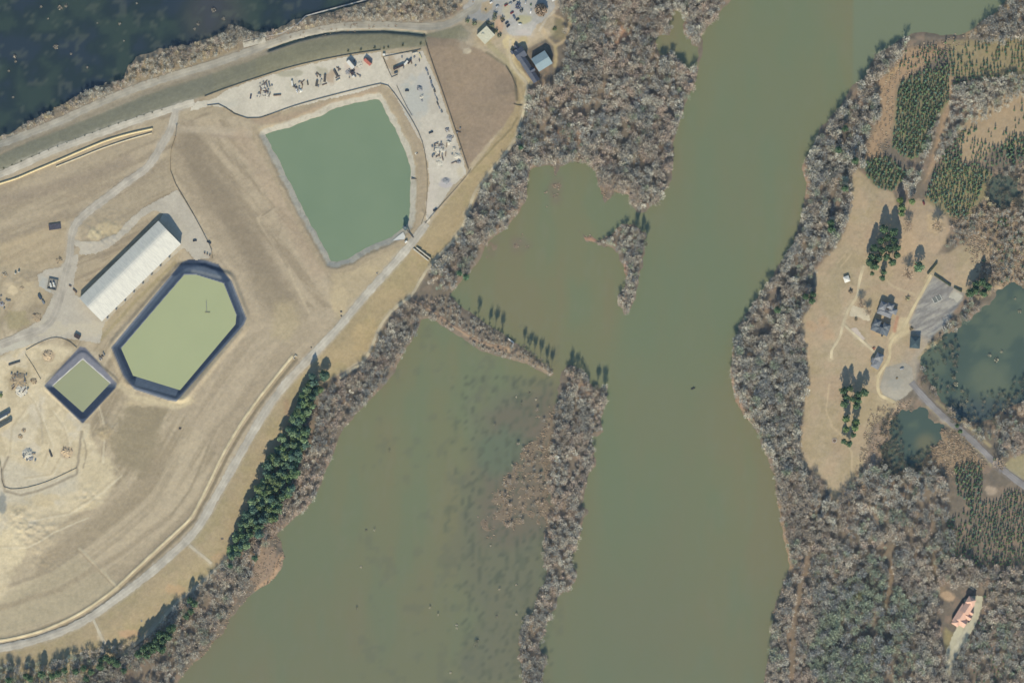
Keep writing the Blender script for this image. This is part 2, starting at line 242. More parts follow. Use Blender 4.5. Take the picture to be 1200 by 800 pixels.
# slopes and margins
m = region(TANSLOPE, (168,155,125), 1.5, 1); paint(m*sstep(n_m, 0, .15)*.5, (172,156,128)); paint(m*(VV < 430)*.7, (165,150,118)); paint(m*sstep(-n_m, .04, .16)*.4, (160,150,114))
for p, q in (((372,452),(345,480)),): spot(430, 395, 20, (184,164,124), .5)
spot(205, 690, 14, (186,160,126), .6, 6); spot(150, 742, 14, (190,160,130), .7, 5); spot(258, 655, 10, (176,150,122), .5); spot(212, 700, 8, (190,165,130), .5)
m = region(GRASS_N, (140,138,118), 1.5, 1); paint(m*sstep(rot_noise(-20, 70, 3, 53), 0, .12)*.35, (124,124,104)); paint(m*(UU > 300)*.5, (146,142,116)); paint(m*(UU < 250)*.5, (136,136,120))
streak([(0,174),(60,152),(150,116),(240,86),(310,62)], 5, (150,142,122), .7)
streak([(315,58.5),(335,51.5),(350,46.5),(375,40.5),(400,37),(450,36),(480,38.5),(497,40.5)], 3.2, (84,98,92), .95, .3, .6)
m = region(BROWN, (153,137,118), 1.5, 1, 2); paint(m*sstep(n_l, 0, .1)*.4, (162,144,122)); paint(m*sstep(-n_m, .02, .12)*.35, (146,132,112))
spot(548, 60, 6, (200,190,165), .9, 3.5); spot(545, 48, 10, (170,160,142), .6, 16); spot(530, 40, 18, (150,146,120), .5, 6)
streak([(562,30),(575,55),(592,70),(602,84)], 5, (164,156,120), .8); streak([(570,62),(592,76),(603,92),(606,118)], 2, (118,112,92), .8)
streak([(550,203),(575,176),(600,150),(606,138)], 1.6, (136,126,98), .8)
# pond margins
m = sstep(A_, -16, -14)*sstep(-A_, 0, 1); paint(m*.8, (164,150,124)); m = sstep(A_+n_e*4, -7, -5.5); paint(m*.85, (176,170,152))
streak([(300,140),(340,140),(385,124),(440,106)], 8, (170,150,126), .7, .6, 5); streak([(305,150),(345,146),(372,135)], 5, (190,178,150), .7)
streak([(466,116),(482,145),(492,175),(495,205),(494,245)], 8, (162,148,124), .8)
rm_ = sstep(A_+n_e*6, -7.5, -6)*sstep(-A_, -.5, 1); paint(rm_*.85, (184,182,170)); paint(rm_*sstep(n_s, .05, .2)*.5, (140,138,126)); paint(sstep(A_, -9.5, -8)*sstep(-A_, 6, 8)*.5, (150,138,114))
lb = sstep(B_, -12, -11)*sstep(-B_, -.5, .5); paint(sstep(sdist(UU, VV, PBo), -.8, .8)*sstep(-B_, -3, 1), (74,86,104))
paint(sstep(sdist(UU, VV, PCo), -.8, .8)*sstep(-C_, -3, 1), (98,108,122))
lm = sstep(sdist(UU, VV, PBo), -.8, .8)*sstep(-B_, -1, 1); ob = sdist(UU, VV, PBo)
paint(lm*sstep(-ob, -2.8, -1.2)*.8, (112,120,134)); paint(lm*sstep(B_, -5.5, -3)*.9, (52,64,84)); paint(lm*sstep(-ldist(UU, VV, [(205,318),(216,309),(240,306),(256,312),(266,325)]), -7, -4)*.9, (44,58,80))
lc = sstep(sdist(UU, VV, PCo), -.8, .8)*sstep(-C_, -1, 1); paint(lc*sstep(452-VV, 0, 3)*.85, (118,120,132)); paint(lc*sstep(VV-452, 0, 3)*.85, (56,68,90))  # small pond liner: sunlit upper sides and shaded lower sides painted into its colour
streak([(62,452),(97,421),(129,449)], 1.6, (206,205,200), .95, .3, 0)
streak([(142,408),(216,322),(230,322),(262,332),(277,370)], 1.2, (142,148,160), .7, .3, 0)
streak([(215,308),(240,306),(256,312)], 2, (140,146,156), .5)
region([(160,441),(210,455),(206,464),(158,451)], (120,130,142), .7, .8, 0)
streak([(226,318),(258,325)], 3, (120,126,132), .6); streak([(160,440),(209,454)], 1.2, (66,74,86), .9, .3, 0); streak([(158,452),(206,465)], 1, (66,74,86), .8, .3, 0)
streak([(95,497),(104,498),(98,515)], 3, (206,196,168), .7)
region([(120,400),(214,306),(205,300),(116,385)], (180,168,134), 4, .4); streak([(118,398),(160,352),(205,308)], 3, (158,146,110), .8)
# lots and yards outside the sheets
region([(540,0),(655,-30),(660,8),(640,18),(630,30),(626,44),(600,44),(590,40),(580,24),(560,26),(548,20)], (178,168,150), 2, .9)
spot(571, 9, 8, (196,172,130), .8); spot(585, 32, 5, (188,150,122), .6, 9); spot(615, 24, 9, (182,176,140), .9, 6); spot(596, 50, 8, (206,190,142), .8, 9); spot(614, 48, 6, (172,160,118), .7, 5)
streak([(596,52),(598,66),(606,84),(618,97)], 6, (196,182,142), .8, .4); streak([(600,74),(622,97)], 5, (198,184,148), .9, .3)
streak([(640,14),(648,18),(658,22),(668,28),(668,6)], 2.5, (188,170,138), .8); streak([(636,35),(642,46),(650,53),(658,50),(665,40),(668,28)], 3, (190,172,138), .8); streak([(650,54),(652,65),(650,78)], 3, (186,170,130), .8)
streak([(632,36),(642,20),(650,14)], 2, (190,182,165), .8); spot(655, 35, 10, (140,134,104), .7, 12); spot(725, 40, 14, (190,160,132), .6, 5); spot(720, 28, 8, (132,140,100), .6, 5); streak([(725,28),(732,42),(722,50)], 4, (176,142,118), .7)
spot(664, 160, 22, (168,140,120), .7, 12); spot(700, 165, 7, (160,146,120), .6, 14); spot(640, 110, 5, (176,152,124), .6, 24); spot(806, 80, 14, (172,146,124), .7, 8)
# east property
le = region(LAWN_E, (174, 159, 131), 2.5, 1, 5); paint(le*sstep(n_m, .02, .14)*.45, (182,160,132)); paint(le*sstep(-n_m, .03, .14)*.5, (164,150,116)); paint(le*sstep(n_l, .03, .14)*.4, (176,152,130))
region(LAWN_E2, (160,152,122), 2, 1)
region([(1012,345),(1038,340),(1052,360),(1048,376),(1018,372)], (168,156,122), 4, .5); spot(985, 325, 16, (156,146,116), .6); spot(1068, 290, 16, (190,166,134), .6, 22); spot(1094, 262, 10, (192,170,134), .7, 14)
for q in ((951,382),(965,378),(972,392)): spot(q[0], q[1], 7, (190,160,128), .6); spot(q[0], q[1], 2, (158,138,108), .5)
streak([(972,450),(968,480),(975,500),(990,512),(998,530),(999,550)], 1.4, (200,182,148), .8); streak([(978,402),(974,412),(976,420)], 1.6, (204,190,160), .8)
streak([(985,312),(992,304),(998,296)], 1.2, (196,178,144), .7); streak([(981,308),(988,300),(994,293)], 1.2, (196,178,144), .7)
streak([(1039,328),(1045,335),(1057,340),(1065,342),(1072,345)], 1.8, (196,180,148), .8)
region([(1052,372),(1066,372),(1066,390),(1058,394),(1046,404),(1042,398)], (206,190,152), 1.5, .9); streak([(1052,372),(1048,388)], 3, (180,130,104), .8)
g = region(GLOT, (142,143,142), 2, 1); gs = rot_noise(62, 3, 14, 55); paint(g*sstep(gs, 0, .12)*.7, (114,115,118)); paint(g*sstep(-gs, .04, .14)*.6, (172,172,164))
g = region(CULD, (166,160,146), 2, 1); region([(1068,386),(1092,400),(1078,428),(1072,452),(1050,440),(1062,410)], (168,160,146), 3, .8); region([(1118,338),(1128,345),(1122,352),(1112,346)], (188,182,168), 1.5, .9, 1)
streak([(1078,420),(1090,404),(1104,398)], 4, (160,150,120), .7); spot(1064, 412, 8, (166,150,126), .6, 12)
region([(1055,470),(1070,466),(1050,500),(1038,530),(1020,550),(1010,560),(1016,530),(1024,505)], (172,152,132), 4, .75)
sc = region([(1110,250),(1200,225),(1340,225),(1340,340),(1200,332),(1165,345),(1150,330),(1155,300)], (160,142,120), 5, .8); paint(sc*sstep(n_e, .02, .15)*.6, (190,170,140))
region([(1025,95),(1046,80),(1058,60),(1070,55),(1110,52),(1100,66),(1070,86),(1052,100),(1050,130),(1044,160),(1030,170),(1040,185),(1012,195),(1020,160),(1034,130)], (172,148,120), 4, .9)
region([(1112,78),(1118,100),(1112,140),(1106,170),(1090,205),(1082,215),(1098,165),(1104,120)], (174,150,122), 3, .8)
region([(1120,150),(1200,90),(1340,60),(1340,170),(1200,175),(1165,170),(1150,190),(1125,190)], (178,158,128), 4, .85)
region([(1055,95),(1112,78),(1112,120),(1092,150),(1090,172),(1068,188),(1045,170),(1050,120)], (134,130,100), 3, .8)
region([(1085,235),(1110,180),(1130,195),(1160,200),(1165,215),(1140,250),(1118,256)], (150,142,106), 3, .8); region([(1110,48),(1340,35),(1340,90),(1150,92),(1115,90)], (158,146,112), 4, .8)
streak([(1135,40),(1150,33),(1165,22),(1180,8)], 6, (184,160,126), .85); spot(1048, 58, 10, (166,144,122), .7, 6)
region([(1010,188),(1040,182),(1062,202),(1050,222),(1022,216)], (130,126,98), 2, .8); streak([(1040,92),(1050,80),(1066,72)], 3, (188,164,126), .7)
streak([(p[0]+4, p[1]+4.4) for p in BERMS['dike_berm']], 3.6, (136,124,100), .85, .3, .5)
streak([(343,420),(322,447),(300,476)], 6, (150,138,112), .6)
for l in ([(1088,476),(1108,494),(1130,512),(1150,530),(1162,545)], [(1098,470),(1118,486),(1140,504),(1160,522)]): streak(l, 3, (172,160,126), .8)
region([(1090,510),(1105,505),(1130,520),(1155,545),(1150,556),(1120,548),(1100,552),(1085,548)], (168,146,118), 3, .75); spot(1162, 575, 9, (176,160,140), .9, 6)
region([(916,600),(930,600),(940,660),(930,700),(950,640),(968,640),(960,700),(940,770),(925,800),(918,760),(930,700),(921,660)], (142,126,108), 4, .6)
streak([(858,410),(859,445),(864,470),(880,492)], 5, (166,140,118), .8); streak([(912,590),(918,640),(925,664)], 6, (168,144,116), .8); streak([(943,190),(945,230)], 6, (166,140,118), .7); streak([(1030,650),(1050,640),(1048,660),(1040,690),(1036,720)], 6, (142,126,104), .6); streak([(1090,650),(1098,680),(1110,700)], 6, (150,134,110), .6)
spot(1112, 698, 9, (196,170,140), .8, 6); region([(1108,735),(1122,745),(1116,768),(1110,768),(1106,750)], (170,160,110), 2, .6); spot(1165, 755, 5, (200,164,136), .8, 8)
spot(1005, 695, 9, (146,150,100), .7); spot(1060, 558, 10, (120,116,106), .5)
spot(313, 665, 22, (160,140,120), .95, 24); streak([(200,604),(140,650),(70,690),(0,712)], 5, (150,137,113), .6); streak([(330,650),(320,675),(300,690)], 4, (178,150,122), .8); streak([(335,470),(340,500),(335,540),(328,560)], 5, (166,144,120), .7)
streak([(545,392),(570,402),(592,408),(600,412)], 4, (166,144,122), .7); spot(594, 410, 7, (204,176,138), .8, 3); streak([(606,414),(630,428),(646,438)], 3.5, (160,144,124), .7)
spot(700, 225, 8, (172,148,124), .8, 14); spot(690, 280, 12, (172,138,116), .9, 3); spot(733, 315, 3, (172,138,116), .9, 11); spot(684, 458, 12, (172,148,126), .7, 8)
md = sstep(MU, -12, -4)*sstep(-SD, -2, 1); paint(md*.95, (132,120,104))
for _k, (_p, _w, _c) in ROADS.items():
    _d = ldist(UU+n_e*5, VV+n_m*5, smooth_line(_p, 8)); paint(sstep(-_d, -_w*.5-3.5, -_w*.5)*(.35+1.2*np.clip(n_e, -.2, .3)), _c)
for _m, _t, _a in ((pm, (200,190,176), .15), (le, (186,172,150), .2)): paint(_m*_a*(1-sstep(sdist(UU, VV, TANSLOPE), -2, 2))*(1-sstep(sdist(UU, VV, GRASS_N), -2, 2))*(1-sstep(sdist(UU, VV, BROWN), -2, 2))*(1-sstep(sdist(UU, VV, PBo), -1, 1))*(1-sstep(sdist(UU, VV, PCo), -1, 1)), _t)
# a damp dark rim where land meets water
paint(sstep(-np.abs(H+.1), -.35, -.05)*sstep(-PL, -30, -10)*.45, (138,124,104))
C *= (1+n_s*.11+fbm(UU, VV, 1.6, 45, 2)*.07)[..., None]; C[:] = np.clip(C, 10, 235)
# ------------------------------------------------------------------ materials
MATS = {}
def nt(name):
    m = bpy.data.materials.new(name); m.use_nodes = True; t = m.node_tree
    b = t.nodes['Principled BSDF']; return m, t, b
def ground_mat(name, mott=.35, rough=.95, bump=.25, scale=.6):
    m, t, b = nt(name); N = t.nodes; L = t.links
    a = N.new('ShaderNodeAttribute'); a.attribute_name = 'tint'
    tc = N.new('ShaderNodeTexCoord')
    n1 = N.new('ShaderNodeTexNoise'); n1.inputs['Scale'].default_value = scale; n1.inputs['Detail'].default_value = 6; n1.inputs['Roughness'].default_value = .7
    mr = N.new('ShaderNodeMapRange'); mr.inputs['From Min'].default_value = .3; mr.inputs['From Max'].default_value = .7; mr.inputs['To Min'].default_value = 1-mott/2; mr.inputs['To Max'].default_value = 1+mott/2
    mx = N.new('ShaderNodeMix'); mx.data_type = 'RGBA'; mx.blend_type = 'MULTIPLY'; mx.inputs[0].default_value = 1
    L.new(tc.outputs['Object'], n1.inputs['Vector']); L.new(n1.outputs['Fac'], mr.inputs['Value']); L.new(a.outputs['Color'], mx.inputs[6]); L.new(mr.outputs['Result'], mx.inputs[7]); L.new(mx.outputs[2], b.inputs['Base Color'])
    bp = N.new('ShaderNodeBump'); bp.inputs['Strength'].default_value = bump; bp.inputs['Distance'].default_value = .4
    L.new(n1.outputs['Fac'], bp.inputs['Height']); L.new(bp.outputs['Normal'], b.inputs['Normal'])
    b.inputs['Roughness'].default_value = rough; b.inputs['Specular IOR Level'].default_value = .1
    return m
def pmat(name, rgb, rough=.8, metal=0, var=.15, scale=.5, spec=.3, k=1.0):
    if name in MATS: return MATS[name]
    m, t, b = nt(name); N = t.nodes; L = t.links
    tc = N.new('ShaderNodeTexCoord'); n1 = N.new('ShaderNodeTexNoise'); n1.inputs['Scale'].default_value = scale; n1.inputs['Detail'].default_value = 5
    mr = N.new('ShaderNodeMapRange'); mr.inputs['From Min'].default_value = .3; mr.inputs['From Max'].default_value = .7; mr.inputs['To Min'].default_value = 1-var; mr.inputs['To Max'].default_value = 1+var
    mx = N.new('ShaderNodeMix'); mx.data_type = 'RGBA'; mx.blend_type = 'MULTIPLY'; mx.inputs[0].default_value = 1; mx.inputs[6].default_value = (*alb(*rgb, k), 1)
    L.new(tc.outputs['Object'], n1.inputs['Vector']); L.new(n1.outputs['Fac'], mr.inputs['Value']); L.new(mr.outputs['Result'], mx.inputs[7]); L.new(mx.outputs[2], b.inputs['Base Color'])
    b.inputs['Roughness'].default_value = rough; b.inputs['Metallic'].default_value = metal; b.inputs['Specular IOR Level'].default_value = spec
    MATS[name] = m; return m
def water_mat(name, rough=.22):
    m, t, b = nt(name); N = t.nodes; L = t.links
    a = N.new('ShaderNodeAttribute'); a.attribute_name = 'tint'; L.new(a.outputs['Color'], b.inputs['Base Color'])
    b.inputs['Roughness'].default_value = rough; b.inputs['IOR'].default_value = 1.33
    tc = N.new('ShaderNodeTexCoord'); n1 = N.new('ShaderNodeTexNoise'); n1.inputs['Scale'].default_value = .35; n1.inputs['Detail'].default_value = 5
    bp = N.new('ShaderNodeBump'); bp.inputs['Strength'].default_value = .12; bp.inputs['Distance'].default_value = .3
    L.new(tc.outputs['Object'], n1.inputs['Vector']); L.new(n1.outputs['Fac'], bp.inputs['Height']); L.new(bp.outputs['Normal'], b.inputs['Normal'])
    return m
def tint_mat(name, rough=.9, trans=0.0):
    m, t, b = nt(name); a = t.nodes.new('ShaderNodeAttribute'); a.attribute_name = 'tint'
    t.links.new(a.outputs['Color'], b.inputs['Base Color']); b.inputs['Roughness'].default_value = rough; b.inputs['Specular IOR Level'].default_value = .15
    return m
M_GROUND = ground_mat('soil', .16, scale=.45); M_GRAVEL = ground_mat('gravel', .14, scale=.35); M_WATER = water_mat('murky_water')
M_LEAF = tint_mat('foliage'); M_TWIG = tint_mat('bark_twigs'); M_REED = tint_mat('dry_reeds')
# ------------------------------------------------------------------ object helpers
def tag(o, label=None, cat=None, group=None, kind=None):
    if label: o['label'] = label
    if cat: o['category'] = cat
    if group: o['group'] = group
    if kind: o['kind'] = kind
    return o
def arr_alb(rgb):
    c = np.clip(rgb/255.0, 0, 1); l = np.where(c <= .04045, c/12.92, ((c+.055)/1.055)**2.4)
    return np.clip(l/np.array(GAIN), 0, .9)
def mesh_np(name, verts, faces, tint=None, smooth=False):
    """verts (n,3), faces (m,k) -> mesh, fast"""
    me = bpy.data.meshes.new(name); n = len(verts); m, k = faces.shape
    me.vertices.add(n); me.vertices.foreach_set('co', np.asarray(verts, np.float32).ravel())
    me.loops.add(m*k); me.loops.foreach_set('vertex_index', faces.astype(np.int32).ravel())
    me.polygons.add(m); me.polygons.foreach_set('loop_start', np.arange(0, m*k, k, dtype=np.int32)); me.polygons.foreach_set('loop_total', np.full(m, k, np.int32))
    if smooth: me.polygons.foreach_set('use_smooth', np.ones(m, bool))
    me.update(calc_edges=True)
    if tint is not None:
        at = me.color_attributes.new('tint', 'FLOAT_COLOR', 'POINT'); at.data.foreach_set('color', np.concatenate([tint, np.ones((n, 1))], 1).astype(np.float32).ravel())
    return me
def link(name, me, mat=None, parent=None, loc=None, rz=0):
    o = bpy.data.objects.new(name, me); COL.objects.link(o)
    if mat is not None and me is not None and not me.materials: me.materials.append(mat)
    if parent: o.parent = parent
    if loc: o.location = loc
    if rz: o.rotation_euler.z = rz
    return o
def empty(name, loc, rz=0): 
    o = bpy.data.objects.new(name, None); COL.objects.link(o); o.location = loc; o.rotation_euler.z = rz; o.empty_display_size = .5; return o
class MB:
    def __init__(s): s.v = []; s.f = []
    def add(s, vs, fs):
        b = len(s.v); s.v += [tuple(p) for p in vs]; s.f += [tuple(b+i for i in f) for f in fs]; return s
    def box(s, x0, x1, y0, y1, z0, z1, rz=0, c=(0, 0), taper=0):
        t = taper; vs = [(x0,y0,z0),(x1,y0,z0),(x1,y1,z0),(x0,y1,z0),(x0+t,y0+t,z1),(x1-t,y0+t,z1),(x1-t,y1-t,z1),(x0+t,y1-t,z1)]
        if rz: vs = [(c[0]+(x-c[0])*math.cos(rz)-(y-c[1])*math.sin(rz), c[1]+(x-c[0])*math.sin(rz)+(y-c[1])*math.cos(rz), z) for x, y, z in vs]
        return s.add(vs, [(3,2,1,0),(4,5,6,7),(0,1,5,4),(1,2,6,5),(2,3,7,6),(3,0,4,7)])
    def prism(s, pts, z0, z1):
        n = len(pts); a = sum(pts[i][0]*pts[(i+1) % n][1]-pts[(i+1) % n][0]*pts[i][1] for i in range(n))
        if a < 0: pts = pts[::-1]
        return s.add([(p[0], p[1], z0) for p in pts]+[(p[0], p[1], z1) for p in pts], [tuple(range(n))[::-1], tuple(range(n, 2*n))]+[(i, (i+1) % n, n+(i+1) % n, n+i) for i in range(n)])
    def tube(s, p, q, r0, r1=None, n=8):
        p = Vector(p); q = Vector(q); r1 = r0 if r1 is None else r1; d = (q-p).normalized()
        a = d.orthogonal().normalized(); b = d.cross(a)
        vs = [p+(a*math.cos(2*math.pi*i/n)+b*math.sin(2*math.pi*i/n))*r0 for i in range(n)]+[q+(a*math.cos(2*math.pi*i/n)+b*math.sin(2*math.pi*i/n))*r1 for i in range(n)]
        return s.add(vs, [tuple(range(n))[::-1], tuple(range(n, 2*n))]+[(i, (i+1) % n, n+(i+1) % n, n+i) for i in range(n)])
    def gable(s, L, Wd, he, hr, t=.25, over=.5, c=(0, 0), off=0, x0=None):
        """two roof slabs, ridge along x"""
        l = L/2+over; w = Wd/2+over; sl = (hr-he)/(Wd/2)
        for sg in (-1, 1):
            e = he-over*sl
            vs = [(c[0]-l, c[1]+off, hr), (c[0]+l, c[1]+off, hr), (c[0]+l, c[1]+sg*w, e), (c[0]-l, c[1]+sg*w, e)]
            vs += [(x, y, z+t) for x, y, z in vs]
            f = [(3,2,1,0),(4,5,6,7),(0,1,5,4),(1,2,6,5),(2,3,7,6),(3,0,4,7)]
            s.add(vs, f if sg < 0 else [q[::-1] for q in f])
        return s
    def hip(s, L, Wd, he, hr, over=.5, c=(0, 0)):
        l = L/2+over; w = Wd/2+over; k = max(.3, L/2-Wd/2); x, y = c
        return s.add([(x-l,y-w,he),(x+l,y-w,he),(x+l,y+w,he),(x-l,y+w,he),(x-k,y,hr),(x+k,y,hr)], [(3,2,1,0),(0,1,5,4),(1,2,5),(2,3,4,5),(3,0,4)])
    def body(s, L, Wd, he, hr=None, c=(0, 0)):
        x, y = c; l = L/2; w = Wd/2
        if hr is None: return s.box(x-l, x+l, y-w, y+w, 0, he)
        pr = [(-w,0),(w,0),(w,he),(0,hr),(-w,he)]
        vs = [(x-l, y+a, b) for a, b in pr]+[(x+l, y+a, b) for a, b in pr]
        return s.add(vs, [(4,3,2,1,0),(5,6,7,8,9)]+[(i, (i+1) % 5, 5+(i+1) % 5, 5+i) for i in range(5)])
    def build(s, name, mat, parent=None, loc=None, rz=0):
        me = bpy.data.meshes.new(name); me.from_pydata(s.v, [], s.f); me.update(); return link(name, me, mat, parent, loc, rz)
# ------------------------------------------------------------------ ground and water
def grid_mesh(name, us, vs, Z, RGB, keep=None):
    nu, nv = len(us), len(vs); U, V = np.meshgrid(us, vs)
    verts = np.stack([U.ravel()-600, 400-V.ravel(), Z.ravel()], 1)
    i = np.arange(nu*nv).reshape(nv, nu); F = np.stack([i[1:, :-1], i[1:, 1:], i[:-1, 1:], i[:-1, :-1]], -1).reshape(-1, 4)
    tint = arr_alb(RGB.reshape(-1, 3))
    if keep is not None:
        F = F[keep.ravel()]; used = np.unique(F); mp = np.zeros(nu*nv, int); mp[used] = np.arange(len(used)); F = mp[F]; verts = verts[used]; tint = tint[used]
    return mesh_np(name, verts, F, tint, True)
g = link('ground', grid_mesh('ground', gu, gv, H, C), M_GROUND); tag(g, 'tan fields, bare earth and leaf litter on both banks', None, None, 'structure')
wu = axis(-130, 1330, 4.0); wv = axis(-110, 910, 4.0); WU, WV = np.meshgrid(wu, wv); wU = np.clip(WU, -150, 1350); wV = np.clip(WV, -140, 940)
WC = np.zeros(WU.shape+(3,)); WC[:] = (122,125,95)
def wp(m, rgb): WC[:] = WC*(1-m[..., None])+np.array(rgb, float)*m[..., None]
wn = fbm(wU*1.6, wV*.5, 60, 71); wn2 = fbm(wU, wV, 14, 72)
wp(sstep(wn, 0, .2)*.7, (115,126,98)); wp(sstep(-wn, .03, .2)*.7, (127,123,94)); wp(sstep(fbm(wU*3, wV*.6, 12, 70), .06, .2)*.25, (128,130,108))
wp(sstep(-ldist(wU, wV, [(930,0),(880,150),(820,300),(770,500),(740,700),(720,900)], 120), -110, -20)*.5, (112,124,98))
wp(sstep(wV, 500, 800)*.4, (114,117,96))
wp(sstep(sdist(wU+wn2*30, wV+wn2*30, [(560,470),(600,450),(660,450),(650,600),(640,700),(610,800),(540,800),(560,720),(530,640),(545,560)]), -14, 14)*.55, (112,112,96))
wp(sstep(sdist(wU+wn2*30, wV, [(580,480),(645,460),(645,620),(600,640),(560,630),(570,560)]), -14, 8)*.6, (116,108,94))
wp(sstep(-np.hypot(wU-590, wV-530)/30+wn2, -1.2, -.6)*.5, (100,122,98)); wp(sstep(wn2, .12, .2)*.35*(wU < 660)*(wU > 420)*(wV > 380), (104,108,92))
sw = (wU < 520) & (wV < 240); WC[sw] = (44,58,62)
for m_ in MUD: wp(sstep(sdist(wU+wn2*20, wV+wn2*20, m_), -9, 9)*.75*(wU > 560), (124,114,99))
wp(sstep(fbm(wU*2.2, wV*.8, 9, 79), .08, .2)*.6*(wU > 520)*(wU < 645)*(wV > 440), (98,104,86)); wp(sstep(fbm(wU*1.6, wV*.9, 5, 69), .1, .2)*.6*(wU > 540)*(wU < 650)*(wV > 440), (88,94,80))
s2 = fbm(wU, wV, 28, 73); wp(sw*sstep(s2, 0, .15)*.6, (64,80,70)); wp(sw*sstep(-s2, .03, .15)*.6, (50,62,78)); wp(sw*sstep(-np.hypot(wU-250, wV-20)/40, -1.3, -.5)*.5, (88,84,84)); wp(sw*sstep(fbm(wU, wV, 9, 74), .13, .2)*.5, (92,98,88))
ms = (wU > 1000); WC[ms] = (78,94,86); wp(ms*sstep(s2, 0, .16)*.7, (100,112,94)); wp(ms*sstep(-np.hypot((wU-1160), (wV-445)*1.2)/28, -1.3, -.4)*.8, (104,114,96)); wp(ms*sstep(-np.hypot((wU-1085), (wV-520))/14, -1.3, -.4)*.8, (118,116,92)); wp(ms*(wV > 200)*(wV < 260)*.6, (88,98,88)); wp(ms*sstep(wV, 455, 480)*(wU > 1110)*.6, (66,78,88))
rv = (wU > 1000) & (wV < 150); WC[rv] = (118,128,104)
cu = (WU[:-1, :-1]+WU[1:, 1:])/2; cv = (WV[:-1, :-1]+WV[1:, 1:])/2
ksw = (cu < 500) & (cv < 235); kms = (cu > 1022) & (cv > 150); kr = ~ksw & ~kms
for nm, k, lb in (('river', kr, 'wide murky green river with its side lagoons'), ('swamp_water', ksw, 'dark blue swamp water in the north west'), ('marsh_water', kms, 'dark marsh ponds on the east side')):
    tag(link(nm, grid_mesh(nm, wu, wv, np.zeros(WU.shape), WC, k), M_WATER), lb, None, None, 'structure')
def flat_poly(name, pts, z, rgb, mat, label, var=6, kind='structure', cell=4.0):
    P = np.array(pts, float); us = np.arange(P[:, 0].min()-cell, P[:, 0].max()+cell*1.5, cell); vs = np.arange(P[:, 1].min()-cell, P[:, 1].max()+cell*1.5, cell)
    U, V = np.meshgrid(us, vs); rgbm = np.zeros(U.shape+(3,)); rgbm[:] = rgb; rgbm += (fbm(U, V, 40, 81)*var*4)[..., None]*np.array([1, .8, .6])
    o = link(name, grid_mesh(name, us, vs, np.full(U.shape, z), rgbm, ((sdist(U, V, pts) > -cell*1.6)[:-1, :-1])), mat); return tag(o, label, None, None, kind)
flat_poly('reservoir_water', PA, 3.0, (124,143,117), M_WATER, 'green reservoir water inside the gravel banked pond', 2.5)
flat_poly('treatment_pond_water', PBi, 3.6, (170,178,138), M_WATER, 'pale green water in the large lined pond', 2)
flat_poly('small_pond_water', PCi, 4.2, (160,165,132), M_WATER, 'olive water in the small square lined pond', 3)
# gravel sheets laid on the ground: cells of the ground inside the outline, on a finer grid cut at the outline
LOTN = [0]
def lot(name, pts, rgb, label, patches=()):
    LOTN[0] += 1; dz = .05+.04*(LOTN[0] % 4)
    P = np.array(pts, float); cell = 1.0
    us = np.arange(max(P[:, 0].min()-2, -130), P[:, 0].max()+3, cell); vs = np.arange(P[:, 1].min()-2, P[:, 1].max()+3, cell); U, V = np.meshgrid(us, vs)
    s = sdist(U+fbm(U, V, 5, 15)*3.0, V+fbm(U, V, 5, 16)*3.0, pts)
    rgbm = np.zeros(U.shape+(3,)); rgbm[:] = rgb; rgbm *= (1+fbm(U, V, 20, 82)*.16+fbm(U, V, 2.5, 83)*.10)[..., None]
    for (cu_, cv_, ru, rv_, col, am) in patches:
        m = sstep(-np.hypot((U-cu_)/ru, (V-cv_)/rv_)+fbm(U, V, 7, 84)*1.2, -1.2, -.6)*am; rgbm = rgbm*(1-m[..., None])+np.array(col, float)*m[..., None]
    Z = height(U.ravel(), V.ravel()).reshape(U.shape)+dz
    o = link(name, grid_mesh(name, us, vs, Z, rgbm, (s > 0)[:-1, :-1]), M_GRAVEL); return tag(o, label, None, None, 'structure')
lot('gravel_yard', LOT1, (204,198,182), 'pale gravel storage yard north of the reservoir', [(340,86,20,4,(168,165,145),.8),(378,84,12,6,(172,168,148),.7),(388,90,6,9,(178,160,138),.8),(308,106,10,8,(185,182,168),.7),(345,100,10,9,(186,182,166),.6),(412,78,12,10,(196,184,176),.6),(432,70,6,5,(200,170,160),.7),(260,122,16,5,(190,188,176),.6)])
lot('gravel_lot', LOT2, (198,192,178), 'pale gravel lot between the reservoir and the brown field', [(487,115,18,26,(182,184,178),.85),(498,95,10,14,(186,186,182),.7),(458,73,9,8,(172,156,132),.85),(463,82,5,6,(168,156,134),.7),(523,211,5,3.5,(150,152,160),.95),(522,216,8,4,(184,180,184),.7),(500,225,12,30,(206,198,186),.6),(540,200,5,8,(200,190,165),.6),(478,105,5,5,(180,182,172),.7)])
lot('barn_yard', PAD_B, (186,180,166), 'grey gravel apron round the long barn', [(52,338,10,14,(180,182,176),.8),(100,385,30,10,(200,192,172),.8),(60,385,18,10,(196,188,168),.7),(225,285,16,14,(190,184,170),.6),(20,405,30,8,(200,196,180),.7)])
lot('parking_lot', RY_TOP, (174,173,168), 'grey gravel car park by the riverside building', [(571,9,8,8,(190,168,132),.7),(615,23,9,7,(176,172,138),.9),(586,30,5,12,(176,150,124),.7),(612,38,10,4,(186,180,176),.7),(594,12,5,10,(192,182,150),.6)])
lot('turning_area', CULD, (168,163,150), 'grey gravel turning area at the end of the lane', [(1050,450,10,8,(158,158,150),.6)])
lot('patio', [(997,357),(1003,358),(1018,364),(1019,376),(1012,374),(1005,371),(995,370)], (206,196,172), 'pale paved patio west of the houses')
lot('terrace', [(996,384),(1003,384),(1009,390),(1014,396),(1011,400),(1003,394)], (204,192,180), 'small pinkish paved terrace on the garden path')
lot('concrete_pad', [(1118,340),(1128,346),(1122,354),(1112,348)], (182,180,168), 'pale concrete pad by the hedge')
